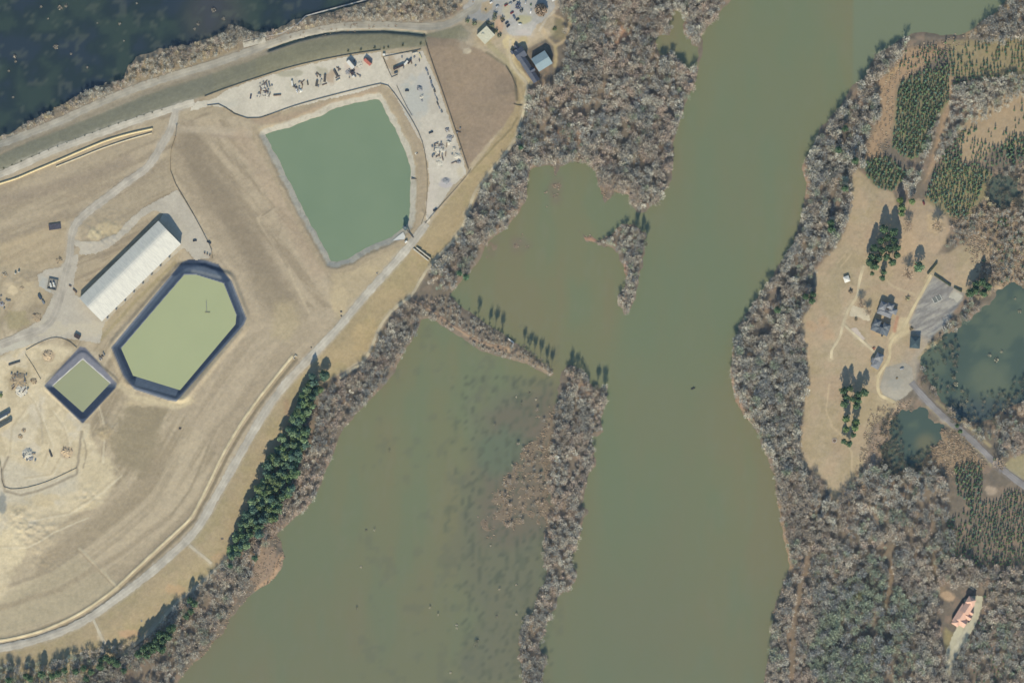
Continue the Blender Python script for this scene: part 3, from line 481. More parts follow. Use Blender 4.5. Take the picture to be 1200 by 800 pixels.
lot('house_court', [(1124,722),(1130,702),(1139,697),(1151,698),(1150,712),(1145,727),(1138,740),(1131,752),(1124,763),(1117,776),(1108,790),(1108,764),(1115,746),(1120,738)], (194,190,166), 'pale gravel forecourt beside the pink house')
RN = [0]
def road(name, pts, wd, rgb, label=None):
    L = smooth_line([p for p in pts], 1.6); n = len(L); P = np.array(L); T = np.gradient(P, axis=0); T /= np.linalg.norm(T, axis=1)[:, None]+1e-9; Nn = np.stack([T[:, 1], -T[:, 0]], 1)
    cross = np.linspace(-1, 1, 7 if wd > 4 else 5); wL = wd/2*(1+fbm(P[:, 0], P[:, 1], 5, 14)*.6); V = []; T_ = []
    U2 = P[:, 0][:, None]+Nn[:, 0][:, None]*cross*wL[:, None]; V2 = P[:, 1][:, None]+Nn[:, 1][:, None]*cross*wL[:, None]
    Z = height(U2.ravel(), V2.ravel()).reshape(U2.shape); RN[0] += 1; Z = np.maximum(Z, .15)+0.24+.02*(RN[0] % 7)
    rgbm = np.zeros(U2.shape+(3,)); rgbm[:] = rgb; rgbm *= (1+fbm(U2, V2, 9, 85)*.3)[..., None]
    if wd > 6: rgbm *= (1-.05*np.exp(-((np.abs(cross)-.45)/.14)**2)+.03*np.exp(-(cross/.15)**2))[None, :, None]   # worn wheel tracks
    m = len(cross); i = np.arange(n*m).reshape(n, m); F = np.stack([i[:-1, :-1], i[:-1, 1:], i[1:, 1:], i[1:, :-1]], -1).reshape(-1, 4)
    me = mesh_np(name, np.stack([U2.ravel()-600, 400-V2.ravel(), Z.ravel()], 1), F, arr_alb(rgbm.reshape(-1, 3)), True)
    return tag(link(name, me, M_GRAVEL), label, None, None, 'structure')
for k, (p, wd, c) in ROADS.items(): road(k, p, wd, c, None)
# ------------------------------------------------------------------ trees
print('trees...')
def quads(cent, a, b):
    """quads at centres with half axes a, b -> (n*4,3)"""
    return np.stack([cent-a-b, cent+a-b, cent+a+b, cent-a+b], 1).reshape(-1, 3)
def unit(n, rg): 
    v = rg.normal(size=(n, 3)); return v/np.linalg.norm(v, axis=1)[:, None]
def limb(p, q, r0, r1, n=5):
    m = MB(); m.tube(p, q, r0, r1, n); F = [f for f in m.f if len(f) == 4]; return np.array(m.v), np.array(F)
def merge(parts):
    V = []; F = []; o = 0
    for v, f in parts: V.append(v); F.append(f+o); o += len(v)
    return np.concatenate(V), np.concatenate(F)
def bare_tree(seed, n=110, light=False):
    """leafless crown of unit radius 1 (x,y), height 1 scaled apart; returns trunk part and crown part"""
    rg = np.random.default_rng(seed); H_ = 2.5; tr = []; cr = []
    tr.append(limb((0,0,0), (0,0,H_*.45), .085, .05))
    k = 5 if light else 8
    for i in range(k):
        an = i*2.4+rg.uniform(0, .6); rr = rg.uniform(.5, .95); z0 = H_*rg.uniform(.25, .5); p = (0,0,z0); q = (rr*math.cos(an), rr*math.sin(an), z0+H_*rg.uniform(.2, .4)); tr.append(limb(p, q, .035, .012, 4))
    # fine twigs fanning up and out, gathered at limb ends
    ncl = 9; cc = rg.uniform(-1, 1, (ncl, 3)); cc[:, :2] *= .62; cc[:, 2] = H_*(.72+.16*cc[:, 2])
    idx = rg.integers(0, ncl, n); c = cc[idx]+rg.normal(size=(n, 3))*np.array([.32, .32, .22])
    rad = np.hypot(c[:, 0], c[:, 1]); s = np.where(rad > 1.05, 1.05/rad, 1); c[:, :2] *= s[:, None]
    d = c-np.array([0, 0, H_*.35]); d /= np.linalg.norm(d, axis=1)[:, None]; d = d+rg.normal(size=(n, 3))*.35; d /= np.linalg.norm(d, axis=1)[:, None]
    w = np.cross(d, unit(n, rg)); w /= np.linalg.norm(w, axis=1)[:, None]
    V = quads(c, d*rg.uniform(.14, .30, (n, 1)), w*rg.uniform(.016, .034, (n, 1)))
    return merge(tr), (V, np.arange(len(V)).reshape(-1, 4))
def pine(seed, n=150, dense=1.0):
    rg = np.random.default_rng(seed); H_ = 4.0; tr = [limb((0,0,0), (0,0,H_*.9), .07, .02, 6)]
    for i in range(9):
        an = i*2.4; z = H_*(.4+.05*i); r = .8*(1-i/14); tr.append(limb((0,0,z), (r*math.cos(an), r*math.sin(an), z+.12), .022, .008, 4))
    t = rg.uniform(0, 1, n)**.8; z = H_*(.42+.58*t); rm = np.minimum(1, 1.15*(1-t)**.55+.12); an = rg.uniform(0, 6.28, n); lob = 1+.08*np.sin(an*3+seed)+.07*np.sin(an*5+seed*2); r = rm*lob*np.sqrt(rg.uniform(.05, 1, n))
    c = np.stack([r*np.cos(an), r*np.sin(an), z+rg.normal(size=n)*.08], 1)
    a = unit(n, rg); a[:, 2] *= .45; a /= np.linalg.norm(a, axis=1)[:, None]; b = np.cross(a, unit(n, rg)); b /= np.linalg.norm(b, axis=1)[:, None]
    V = quads(c, a*rg.uniform(.09, .20, (n, 1))*dense, b*rg.uniform(.07, .15, (n, 1))*dense)
    return merge(tr), (V, np.arange(len(V)).reshape(-1, 4))
def sapling(seed, n=34):
    rg = np.random.default_rng(seed); H_ = 2.6; t = rg.uniform(0, 1, n); z = H_*(.08+.92*t); r = (1.02-t)*rg.uniform(.35, 1, n); an = rg.uniform(0, 6.28, n)
    c = np.stack([r*np.cos(an)*.8, r*np.sin(an)*.8, z], 1); d = np.stack([np.cos(an), np.sin(an), -.15+0*an], 1); w = np.stack([-np.sin(an), np.cos(an), .2*rg.normal(size=n)], 1)
    V = quads(c, d*rg.uniform(.16, .3, (n, 1)), w*rg.uniform(.10, .2, (n, 1)))
    return [limb((0,0,0), (0,0,H_*.8), .06, .02, 4)][0], (V, np.arange(len(V)).reshape(-1, 4))
def bush(seed, n=60):
    rg = np.random.default_rng(seed); c = unit(n, rg)*rg.uniform(.4, 1, (n, 1)); c[:, 2] = np.abs(c[:, 2])*.9+.1
    a = unit(n, rg); b = np.cross(a, unit(n, rg)); b /= np.linalg.norm(b, axis=1)[:, None]
    V = quads(c, a*rg.uniform(.10, .22, (n, 1)), b*rg.uniform(.06, .16, (n, 1)))
    return limb((0,0,0), (0,0,.6), .06, .03, 4), (V, np.arange(len(V)).reshape(-1, 4))
def tussock(seed, n=16):
    rg = np.random.default_rng(seed); an = rg.uniform(0, 6.28, n); c = np.stack([.5*np.cos(an), .5*np.sin(an), .5+0*an], 1)*rg.uniform(.5, 1.2, (n, 1)); d = np.stack([np.cos(an)*.7, np.sin(an)*.7, .8+0*an], 1); w = np.stack([-np.sin(an), np.cos(an), 0*an], 1)
    V = quads(c, d*rg.uniform(.2, .45, (n, 1)), w*rg.uniform(.06, .14, (n, 1)))
    return (V, np.arange(len(V)).reshape(-1, 4))
BARE = [bare_tree(100+i, 150) for i in range(7)]; BIGB = [bare_tree(150+i, 290) for i in range(6)]; PINE = [pine(200+i, 330) for i in range(5)]; SAP = [sapling(300+i) for i in range(6)]; BUSH = [bush(400+i) for i in range(5)]; TUS = [tussock(500+i) for i in range(5)]
TWIG = {'grey': (150,150,143), 'taupe': (152,146,136), 'pink': (159,147,136), 'pale': (168,166,155), 'green': (133,143,126), 'dark': (130,133,132), 'straw': (172,160,133)}
TK = 2.0      # twigs stand steeply to the sun and half shaded: their own bark colour is lighter than the crown reads
def jit(rg, n, s): return 1+rg.normal(size=(n, 1))*s
def merged(name, items, protos, label, cat=None, mat=M_TWIG, with_trunk=True, kind='stuff', tcol=(120,110,98)):
    """items: list of (u, v, radius, height scale, rgb) -> one object"""
    Vs = []; Fs = []; Ts = []; off = 0; rg = np.random.default_rng(len(items)+1)
    if not items: return
    us = np.array([i[0] for i in items]); vs = np.array([i[1] for i in items]); zz = np.maximum(height(us, vs), -.05); BR = fbm(us, vs, 30, 99) if mat is M_TWIG else us*0
    for k, (u, v, r, hs, rgb) in enumerate(items):
        pt = protos[rg.integers(len(protos))]; an = rg.uniform(0, 6.28); ca, sa = math.cos(an), math.sin(an)
        for j, (pv, pf) in enumerate(pt if isinstance(pt[0], tuple) else (pt,)):
            if j == 0 and isinstance(pt[0], tuple) and not with_trunk: continue
            q = pv; Vs.append(np.stack([(q[:, 0]*ca-q[:, 1]*sa)*r+u-600, (q[:, 0]*sa+q[:, 1]*ca)*r+400-v, q[:, 2]*hs+zz[k]], 1)); Fs.append(pf+off); off += len(q)
            trunk = j == 0 and isinstance(pt[0], tuple)
            bri = 1+.4*float(BR[k])+rg.normal()*.04; col = np.array(tcol if trunk else rgb, float)*bri; nq = len(q)//4
            jj = 1+rg.normal(size=nq)*.12; t = np.repeat(jj, 4) if nq*4 == len(q) else np.ones(len(q)); Ts.append(col[None, :]*t[:, None])
    me = mesh_np(name, np.concatenate(Vs), np.concatenate(Fs), np.clip(arr_alb(np.clip(np.concatenate(Ts), 5, 250))*{'bark_twigs': TK, 'dry_reeds': 1.15}.get(mat.name, 1), 0, .85))
    o = link(name, me, mat)
    return tag(o, label, cat, None, kind)
def proto_mesh(name, part, rgb, mul=1.0, seed=0):
    rg = np.random.default_rng(seed); v, f = part; nq = len(v)//4; t = np.repeat(1+rg.normal(size=nq)*.18, 4) if nq*4 == len(v) else np.ones(len(v))
    return mesh_np(name, v, f, np.clip(arr_alb(np.clip(np.array(rgb, float)[None, :]*t[:, None], 5, 250))*mul, 0, .85))
TRUNKM = {}; CROWNM = {}
def tree(kind, u, v, r, hs, key, rgb, label, group, protos, mat, mul=1.0, cat='tree', tcol=(120,110,98), z=None):
    i = random.randrange(len(protos)); tk = (kind, i, tcol); ck = (kind, i, key)
    if tk not in TRUNKM: TRUNKM[tk] = proto_mesh('trunk', protos[i][0], tcol, 1.2, i); TRUNKM[tk].materials.append(M_TWIG)
    if ck not in CROWNM: CROWNM[ck] = proto_mesh('crown', protos[i][1], rgb, mul, i); CROWNM[ck].materials.append(mat)
    e = empty(kind, W(u, v, max(hz(u, v), -.05) if z is None else z), random.uniform(0, 6.28)); e.scale = (r, r, hs); tag(e, label, cat, group)
    link('trunk', TRUNKM[tk], None, e); link('crown', CROWNM[ck], None, e); return e
# woods: outline, spacing, crown radius, palette weights, words
ROADL = [(smooth_line(p, 6), w) for k, (p, w, c) in ROADS.items()]
for _l in ([(640,14),(658,22),(668,28),(665,40),(658,50),(650,54),(651,80)], [(632,36),(642,48),(650,54)], [(1112,80),(1108,140),(1095,170),(1078,218)], [(725,28),(731,42),(722,52)], [(1092,650),(1098,680),(1108,700)], [(1040,650),(1046,680),(1036,720)], [(950,640),(935,700),(928,760),(925,800)], [(335,475),(338,510),(330,560)]): ROADL.append((_l, 4.5))
CLEAR = [LOT1, LOT2, LAWN_E, LAWN_E2, BROWN, GLOT, CULD, RY_TOP, [(596,40),(628,40),(656,52),(656,84),(628,106),(600,90)], [(1100,688),(1155,688),(1152,720),(1120,768),(1104,765)], [(550,20),(590,22),(590,60),(556,56)]]
WOODS = [
 ('riverside_woodland', [(600,170),(614,140),(618,105),(632,98),(660,82),(664,50),(655,20),(660,-60),(860,-60),(845,12),(822,40),(817,85),(799,140),(789,170),(786,208),(772,236),(745,249),(737,228),(716,232),(702,215),(686,192),(660,190),(626,194),(616,232),(597,262),(567,291),(545,324),(527,345),(505,330),(500,316),(525,290),(548,258),(566,214),(582,195)], 5.0, 4.4, dict(grey=5, taupe=3, pink=1.5, pale=2, green=1, dark=2), 'the wood between brown field and river'),
 ('lagoon_bank_woodland', [(470,362),(482,352),(498,362),(510,374),(500,374),(489,388),(470,418),(450,452),(428,474),(404,499),(393,526),(380,558),(362,592),(335,614),(322,625),(296,640),(300,600),(330,560),(350,540),(365,500),(372,460),(392,448),(415,438),(436,415),(446,390)], 5.2, 4.0, dict(grey=3, taupe=4, pink=3, pale=2, dark=2), 'the wood on the west bank of the lagoon'),
 ('south_bank_woodland', [(296,640),(322,628),(300,648),(296,680),(270,715),(250,750),(225,778),(205,805),(180,860),(60,860),(90,806),(150,765),(182,738),(208,708),(232,690),(252,672),(275,645)], 5.2, 4.2, dict(grey=4, taupe=3, pale=2, pink=1, green=1), 'the wood on the south west river bank'),
 ('south_west_woodland', [(-60,780),(10,778),(50,777),(92,766),(125,757),(145,752),(165,745),(185,728),(205,708),(210,722),(190,745),(160,775),(110,860),(-60,860)], 4.8, 4.0, dict(green=2, dark=5, taupe=1), 'the dark strip of wood below the south west field'),
 ('dike_trees', [(490,350),(527,345),(552,366),(600,397),(630,420),(650,436),(647,443),(634,437),(604,425),(572,415),(543,400),(514,379),(503,373)], 4.4, 2.1, dict(grey=3, taupe=3, pink=2, pale=1), 'the narrow dike between the lagoons'),
 ('lagoon_edge_thicket', [(503,371),(530,385),(560,404),(572,413),(604,421),(590,426),(560,418),(530,400),(505,390)], 4.2, 2.6, dict(pale=3, grey=2, green=1, pink=1), 'the south edge of the dike'),
 ('long_island_woodland', ISL_S, 4.9, 3.9, dict(grey=5, taupe=3, pale=2, pink=2, dark=1), 'the long island beside the river channel'),
 ('small_island_woodland', ISL_N, 4.8, 3.8, dict(grey=3, taupe=2, pale=3, green=1, dark=1), 'the small island between lagoon and river'),
 ('east_bank_woodland', [(1062,44),(1028,64),(1012,92),(984,128),(955,166),(942,190),(944,218),(937,262),(915,306),(883,356),(860,400),(857,448),(872,485),(893,520),(908,560),(950,562),(940,545),(938,500),(946,450),(946,415),(938,388),(944,366),(956,345),(955,318),(968,303),(990,270),(996,240),(998,203),(1012,195),(1020,160),(1034,130),(1025,95),(1046,80),(1060,58)], 5.2, 4.6, dict(grey=5, taupe=2, pale=3, green=1.5, dark=2), 'the wood along the east river bank'),
 ('south_east_woodland', [(908,556),(950,556),(966,566),(977,594),(1000,562),(1017,545),(1036,545),(1046,556),(1080,548),(1090,540),(1108,560),(1112,600),(1120,650),(1150,665),(1200,665),(1340,670),(1340,880),(890,880),(905,730),(920,690),(922,650)], 5.2, 4.4, dict(grey=5, taupe=4, pale=2, green=3, dark=3, pink=1), 'the south east wood'),
 ('flooded_brush', [(600,480),(645,478),(640,560),(634,600),(636,650),(630,690),(614,715),(606,745),(600,800),(585,800),(596,740),(606,700),(614,650),(600,620),(575,612),(585,575),(600,540),(606,510)], 6.0, 2.3, dict(taupe=3, pink=3, grey=2), 'the flooded brush west of the long island'),
 ('evergreen_oak_wood', [(975,690),(1000,672),(1030,668),(1055,690),(1068,720),(1070,760),(1060,800),(960,800),(945,780),(955,740)], 5.5, 4.8, dict(green=5, dark=2), 'the greenish part of the south east wood'),
 ('north_bank_scrub', [(-130,190),(0,153),(50,132),(105,102),(147,91),(152,78),(200,58),(262,40),(272,30),(300,40),(332,32),(388,17),(430,3),(560,-40),(548,8),(525,20),(500,26),(450,23),(400,25),(345,36),(312,48),(285,50),(240,72),(180,92),(100,122),(50,145),(0,163),(-130,200)], 4.0, 2.9, dict(pale=3, grey=4, taupe=2, pink=1, straw=1), 'the brush between the levee road and the swamp'),
 ('marsh_woodland', [(1100,392),(1122,385),(1150,362),(1130,352),(1112,378),(1090,405),(1078,425),(1082,445),(1110,478),(1130,500),(1165,532),(1200,540),(1340,560),(1340,470),(1200,470),(1160,492),(1120,488),(1098,462),(1095,440),(1110,410)], 5.2, 3.8, dict(grey=4, dark=3, green=2, taupe=2, pink=1), 'the wood round the marsh pond'),
 ('corner_woodland', [(1165,12),(1182,-4),(1340,-60),(1340,42),(1150,52),(1138,42)], 5.2, 4.2, dict(grey=3, taupe=3, dark=3), 'the wood in the north east corner'),
 ('scrub_belt', [(1112,100),(1150,92),(1200,85),(1340,80),(1340,100),(1200,112),(1165,135),(1130,148),(1112,170),(1092,200),(1066,232),(1056,215),(1075,188),(1092,150)], 4.6, 3.4, dict(grey=5, pale=2, green=2), 'the grey scrub among the pine plantations'),
 ('marsh_edge_scrub', [(1112,258),(1140,250),(1165,215),(1200,180),(1340,180),(1340,330),(1200,335),(1172,335),(1150,350),(1135,350),(1150,322),(1155,305),(1160,290),(1140,276),(1118,290),(1100,296),(1110,280)], 5.4, 3.0, dict(taupe=3, grey=3, pink=2, green=1, straw=2), 'the scrub north of the marsh pond'),
]
TW = {'grey': 'grey', 'taupe': 'brown-grey', 'pink': 'pinkish brown', 'pale': 'pale', 'green': 'greenish', 'dark': 'dark grey', 'straw': 'straw-coloured'}
allbare = []; stuff_items = {}
for (nm, poly, sp, cr, pal, words) in WOODS:
    P = np.array(poly, float); us = np.arange(P[:, 0].min(), P[:, 0].max(), sp); vs = np.arange(P[:, 1].min(), P[:, 1].max(), sp*.92); U, V = np.meshgrid(us, vs); U = U+(np.arange(len(vs)) % 2)[:, None]*sp/2
    U = (U+RNG.uniform(-.42, .42, U.shape)*sp).ravel(); V = (V+RNG.uniform(-.42, .42, V.shape)*sp).ravel()
    k = (sdist(U, V, poly) > 0) & (U > -70) & (U < 1270) & (V > -60) & (V < 860); U = U[k]; V = V[k]
    h_, s_, pl_, *_r = fields(U, V); k = (s_ > 1.0) if nm != 'flooded_brush' else ((h_ > -.45) & (RNG.uniform(0, 1, U.shape) < np.where(U > 625, .5, .2)))
    for c_ in CLEAR: k &= sdist(U, V, c_) < -1.2
    for (l_, w_) in ROADL: k &= ldist(U, V, l_) > w_/2+1.2
    dn = fbm(U, V, 32, 95, 3)
    k &= RNG.uniform(0, 1, U.shape) < np.clip(.97+dn*2.2, .25, 1)
    if nm == 'south_east_woodland': k &= sdist(U, V, [w_[1] for w_ in WOODS if w_[0] == 'evergreen_oak_wood'][0]) < 0
    U = U[k]; V = V[k]
    keys = list(pal); wts = np.array([pal[q] for q in keys], float); hue = fbm(U, V, 20, 96)
    for u, v, hn in zip(U, V, hue):
        w_ = wts.copy(); 
        for qi, q in enumerate(keys):
            if q in ('pink', 'taupe', 'straw'): w_[qi] *= max(.05, 1+hn*14)
            if q in ('green', 'dark', 'grey'): w_[qi] *= max(.05, 1-hn*12)
        key = keys[RNG.choice(len(keys), p=w_/w_.sum())]; r = cr*RNG.uniform(.5, 1.15); allbare.append((r, nm, u, v, key, words))
allbare.sort(key=lambda t: -t[0] if (0 < t[2] < 1200 and 0 < t[3] < 800) else 0)
NBIG = 285
for i, (r, nm, u, v, key, words) in enumerate(allbare):
    if i < NBIG:
        tree('bare_tree', u, v, r*1.02, r*.95, key, TWIG[key], f'large bare tree with {TW[key]} twigs in {words}', 'large bare trees in '+words, BIGB, M_TWIG, TK)
    else: stuff_items.setdefault(nm, []).append((u, v, r, r*.9*random.uniform(.85, 1.2), TWIG[key]))
for nm, poly, sp, cr, pal, words in WOODS:
    merged(nm, stuff_items.get(nm, []), BARE, f'leafless grey-brown trees massed in {words}')
print('bare', len(allbare))
# tall pines, each one a thing
def pines(pts, label, group, r=(4.0, 5.2), rgb=(70,90,66), hsc=(4.4, 5.4), key='pine'):
    for (u, v) in pts: tree('pine_tree', u+random.uniform(-1.7, 1.7), v+random.uniform(-1.7, 1.7), random.uniform(*r), random.uniform(*hsc), key, rgb, label, group, PINE, M_LEAF, 1.7, tcol=(112,96,80))
G1 = [(1031,283),(1039,279),(1047,284),(1024,291),(1033,293),(1043,292),(1050,290),(1020,300),(1029,302),(1040,301),(1049,300),(1018,308),(1024,312),(1046,309),(1036,270),(1045,272)]
pines(G1, 'tall dark pine in the grove in the middle of the east lawn', 'pines in the east lawn grove')
for (u, v), lb in zip([(1036,318),(1035,325),(1022,319)], ['pine at the south tip of the east lawn grove', 'lowest small pine just south of the east lawn grove', 'small lone pine at the south west foot of the east lawn grove']): pines([(u, v)], lb, None, (2.6, 3.6), hsc=(2.6, 3.2))
tree('pine_tree', 1076, 313, 6.0, 4.3, 'lone', (74,96,72), 'lone round pine standing on the open east lawn with a long shadow', None, PINE, M_LEAF, 1.9)
pines([(1142,334),(1150,332),(1157,336),(1144,342),(1152,343),(1137,343)], 'tall dark pine in the clump beside the marsh pond', 'pines beside the marsh pond', (4.2, 5.4))
pines([(989,458),(996,455),(1004,461),(1011,460),(990,466),(998,466),(1006,469),(989,474),(1002,475)], 'dark pine in the northern half of the grove south of the houses', 'pines south of the houses', (3.8, 4.8), hsc=(4.2, 5))
pines([(992,492),(1001,494),(991,501),(1000,502)], 'green pine in the small group between the two dark groves', 'middle pines south of the houses', (3.8, 4.6), rgb=(92,110,72), key='pineg')
pines([(990,516),(996,518),(999,510)], 'dark pine at the south end of the lawn grove', 'southern pines on the lawn', (3, 4), hsc=(3.4, 4))
pines([(943,348),(951,352),(953,345),(912,362)], 'dark evergreen in the bare wood west of the lawn', 'evergreens in the east bank wood', (3.4, 4.4)); pines([(972,262),(975,268),(988,222),(1000,190),(990,150),(984,175)], 'dark evergreen at the edge of the east bank wood', 'evergreens at the lawn edge', (3.6, 4.4))
pines([(1056,236),(1057,243),(1069,236),(1056,250)], 'green pine at the foot of the plantation lane', 'pines at the plantation lane', (3.6, 4.6), rgb=(96,112,66), hsc=(3.2, 3.8), key='pineg')
pines([(1125,505),(1122,498)], 'dark narrow pine beside the asphalt lane', 'pines beside the asphalt lane', (2.6, 3.2))
# evergreen belt on the levee
BELT = [(378,436),(390,438),(372,448),(380,456),(372,466),(368,478),(364,492),(362,510),(357,528),(352,545),(347,562),(340,580),(332,596),(322,612),(308,624),(294,636),(276,656),(264,662),(271,636),(284,608),(293,590),(305,562),(318,534),(331,510),(344,484),(353,462),(363,440)]
P = np.array(BELT); cnt = 0
for a_ in np.arange(266, 394, 6.0):
    for b_ in np.arange(430, 664, 5.6):
        u = a_+random.uniform(-2.2, 2.2); v = b_+random.uniform(-2.2, 2.2)
        if sdist(np.array([u]), np.array([v]), BELT)[0] > 1.0:
            q_ = random.randrange(5); cnt += 1
            if random.random() < .14: tree('bare_tree', u, v, random.uniform(2.8, 4), random.uniform(4, 5), 'beltbare', (140,134,122), 'leafless tree standing among the evergreens of the dyke belt', 'bare trees in the dyke belt', BIGB, M_TWIG, TK); continue
            tree('pine_tree', u, v, random.uniform(3.4, 6.6), random.uniform(3.0, 5.6), 'belt%d' % q_, ((62,82,68),(80,100,70),(92,110,82),(68,90,80),(84,98,66))[q_], ('dark green','mid green','pale green','bluish green','olive')[q_]+' evergreen in the belt along the dyke slope', 'evergreens in the belt along the dyke', PINE, M_LEAF, 1.9)
for (u, v) in [(573,383),(580,387),(588,391),(614,404),(620,411),(626,415),(633,420),(640,426),(646,431),(560,374),(668,434),(675,436),(700,452),(707,456),(752,276),(757,284),(745,270)]:
    tree('bare_tree', u, v+2, random.uniform(2.6, 3.6), random.uniform(6.5, 8), 'tallb', (140,136,126), 'tall slim bare tree throwing a dark shadow on the water', 'tall slim trees along the lagoon', BIGB, M_TWIG, 1.5)
pines([(222,704),(228,708),(225,716),(220,722)], 'dark pine beside the woodland path north of the river bend', 'pines by the woodland path', (3.6, 4.6), hsc=(4.4, 5.2))
pines([(204,734),(199,738),(194,742),(189,745),(184,749),(179,753),(174,757),(169,761),(164,766),(198,746),(192,751),(186,756),(180,761),(174,766),(190,760)], 'tall pine casting a broad shadow on the woodland path', 'pines shading the woodland path', (4.2, 5.2), hsc=(5.4, 6.4))
pines([(133,772),(126,769),(119,772),(98,782),(70,788),(36,794),(138,778),(128,775),(118,780),(106,785),(90,786),(76,784),(62,790),(50,790),(145,786),(100,795),(30,792),(12,795)], 'dark evergreen at the foot of the south west field', 'evergreens by the south west field', (3.2, 4.8), hsc=(3.4, 5.0))
pines([(300,652),(272,662),(610,172),(608,162),(540,318),(545,325)], 'green evergreen among bare trees on the west bank', 'evergreens among the western bare trees', (3.2, 4.2), rgb=(70,94,72), key='pineg2', hsc=(2.8, 3.6))
# shrubs by the riverside building
for (u, v, r, c_, lb) in [(548,25,3,(84,100,72),'green round shrub left of the white flat roof'),(556,28,3.2,(84,98,76),'dark shrub touching the north corner of the white flat roof'),(580,17,3.2,(104,108,86),'olive shrub in the middle of the car park edge'),(579,22,3.2,(100,104,84),'olive shrub just below another at the car park edge'),(572,27,2.8,(90,94,78),'dark shrub north of the white flat roof'),(577,31,3.4,(92,100,80),'bushy shrub behind the white flat roof'),(581,37,3.2,(86,96,76),'dark shrub east of the white flat roof'),(585,42,3,(82,92,74),'shrub south east of the white flat roof'),(589,23,3,(96,92,74),'brown-green shrub beside the parked cars'),(607,8,4,(80,86,110),'large bluish shrub in the car park island'),(611,13,2.6,(76,84,88),'small dark shrub below the bluish one'),(650,34,2.6,(76,96,64),'small dark evergreen bush inside the path loop'),(622,6,1.8,(96,120,90),'tiny green bush at the top of the car park'),(569,12,1.8,(150,140,100),'straw bush in the sandy patch of the car park'),
                      (997,341,3,(96,90,80),'dark shrub west of the garden path'),(1068,385,2.6,(110,100,80),'brown shrub beside the drive'),(1003,374,2.2,(110,106,88),'small shrub in the middle of the garden ring'),(1024,408,2,(150,96,80),'reddish shrub at the end of the terrace path'),(1,463,3,(80,100,58),'green bush at the west edge by the pipe stacks'),(1051,443,1.4,(130,110,70),'tiny shrub in the middle of the turning area'),(1064,350,3.2,(132,134,104),'loose shrub beside the drive bend'),(1166,538,2.6,(96,104,84),'dark bush north of the lane'),(1150,515,2.2,(92,96,90),'round dark bush beside the asphalt lane')]:
    tree('shrub', u, v, r, r*.95, lb, c_, lb, None, BUSH, M_LEAF, 1.6, 'shrub')
tree('bare_tree', 634, 12, 7.2, 7.5, 'cp', (160,144,126), 'broad bare tree at the east side of the car park', None, [bush(900, 900)], M_TWIG, 1.3)
for (u, v, r, lb) in [(1063,318,6.5,'lone bare tree near the pine on the east lawn'),(1099,262,7,'bare tree in the north east of the lawn'),(1063,262,5.5,'bare tree east of the lawn grove'),(1009,352,5,'bare tree over the garden path'),(1016,362,4.6,'bare tree by the paved patio'),(1170,542,7.5,'bare tree overhanging the asphalt lane')]:
    tree('bare_tree', u, v+3, r, r*.85, 'lawn' if u > 700 else 'pale', (136,122,106) if u > 700 else (150,140,128), lb, None, BIGB, M_TWIG, TK)
# rows of small trees on the levee grass
for k, (u, v) in enumerate([(408,60.5),(423,58.5),(439,56.5),(455,55.5),(472,53.5),(493,51.5),(450,57)]):
    tree('shrub', u, v, 1.4, 1.9, 'lev', (80,86,66), 'small dark shrub in the row along the grass strip', 'shrubs in a row on the grass strip', BUSH, M_LEAF, 1.4, 'shrub')
for k in range(19):
    u = 6+k*10.2+random.uniform(-2, 2); v = float(np.interp(u, [0,60,100,150,200], [199,175,159,141,125.5])); 
    tree('shrub', u, v, random.uniform(.7, 1.1), 1.1, 'lev', (80,86,66), 'tiny dark shrub at the edge of the gravel road', 'tiny shrubs along the gravel road', BUSH, M_LEAF, 1.4, 'shrub')
# plantations
PLA = [([(1053,98),(1080,82),(1112,76),(1113,118),(1100,135),(1092,152),(1090,172),(1070,188),(1058,184),(1045,172),(1050,140)], 4.2, 3.2, 38, 1.0, 'the dense central plantation'),
       ([(1008,190),(1026,184),(1042,183),(1062,202),(1056,214),(1044,224),(1028,220),(1014,206)], 3.8, 3.2, 30, 1.0, 'the small plantation above the lawn'),
       ([(1112,48),(1160,44),(1270,36),(1270,84),(1200,84),(1165,92),(1140,100),(1118,104),(1112,80)], 4.6, 3.8, 85, .66, 'the northern plantation'),
       ([(1082,232),(1095,200),(1110,172),(1120,158),(1132,148),(1128,175),(1124,190),(1150,192),(1165,200),(1150,222),(1140,245),(1128,256),(1116,256),(1104,240)], 4.2, 3.3, 60, .95, 'the plantation east of the lane'),
       ([(1128,150),(1160,148),(1200,158),(1270,168),(1270,195),(1200,190),(1165,200),(1150,192),(1124,188)], 5.2, 4.4, 60, .6, 'the thin young plantation'),
       ([(1180,160),(1200,160),(1210,190),(1185,190),(1175,175)], 3.8, 3.2, 60, .9, 'the dense patch at the east edge'),
       ([(1165,190),(1200,95),(1270,80),(1270,160),(1200,150)], 7, 6, 40, .35, 'the sparse sandy slope'),
       ([(1060,60),(1110,48),(1112,74),(1080,80),(1066,84),(1050,76)], 5.0, 4.4, 40, .6, 'the thin strip by the north shore'),
       ([(1118,546),(1140,540),(1150,548),(1152,575),(1146,600),(1130,590),(1120,575)], 4.2, 3.4, 35, .95, 'the small plantation south of the lane'),
       ([(1110,610),(1146,592),(1172,584),(1180,572),(1270,580),(1270,665),(1200,662),(1165,662),(1130,668),(1112,650)], 4.4, 3.5, 60, .85, 'the south east plantation'),
       ([(1150,700),(1180,660),(1270,660),(1270,800),(1140,800),(1135,770)], 6.0, 5, 60, .45, 'the open plantation in the far corner'),
       ([(1166,256),(1180,254),(1182,266),(1168,268)], 3.6, 3, 0, .9, 'the scrub north of the marsh'), ([(1150,285),(1200,270),(1270,270),(1270,335),(1165,330),(1152,310)], 6.4, 5, 50, .35, 'the scrubland north of the marsh')]
young = []
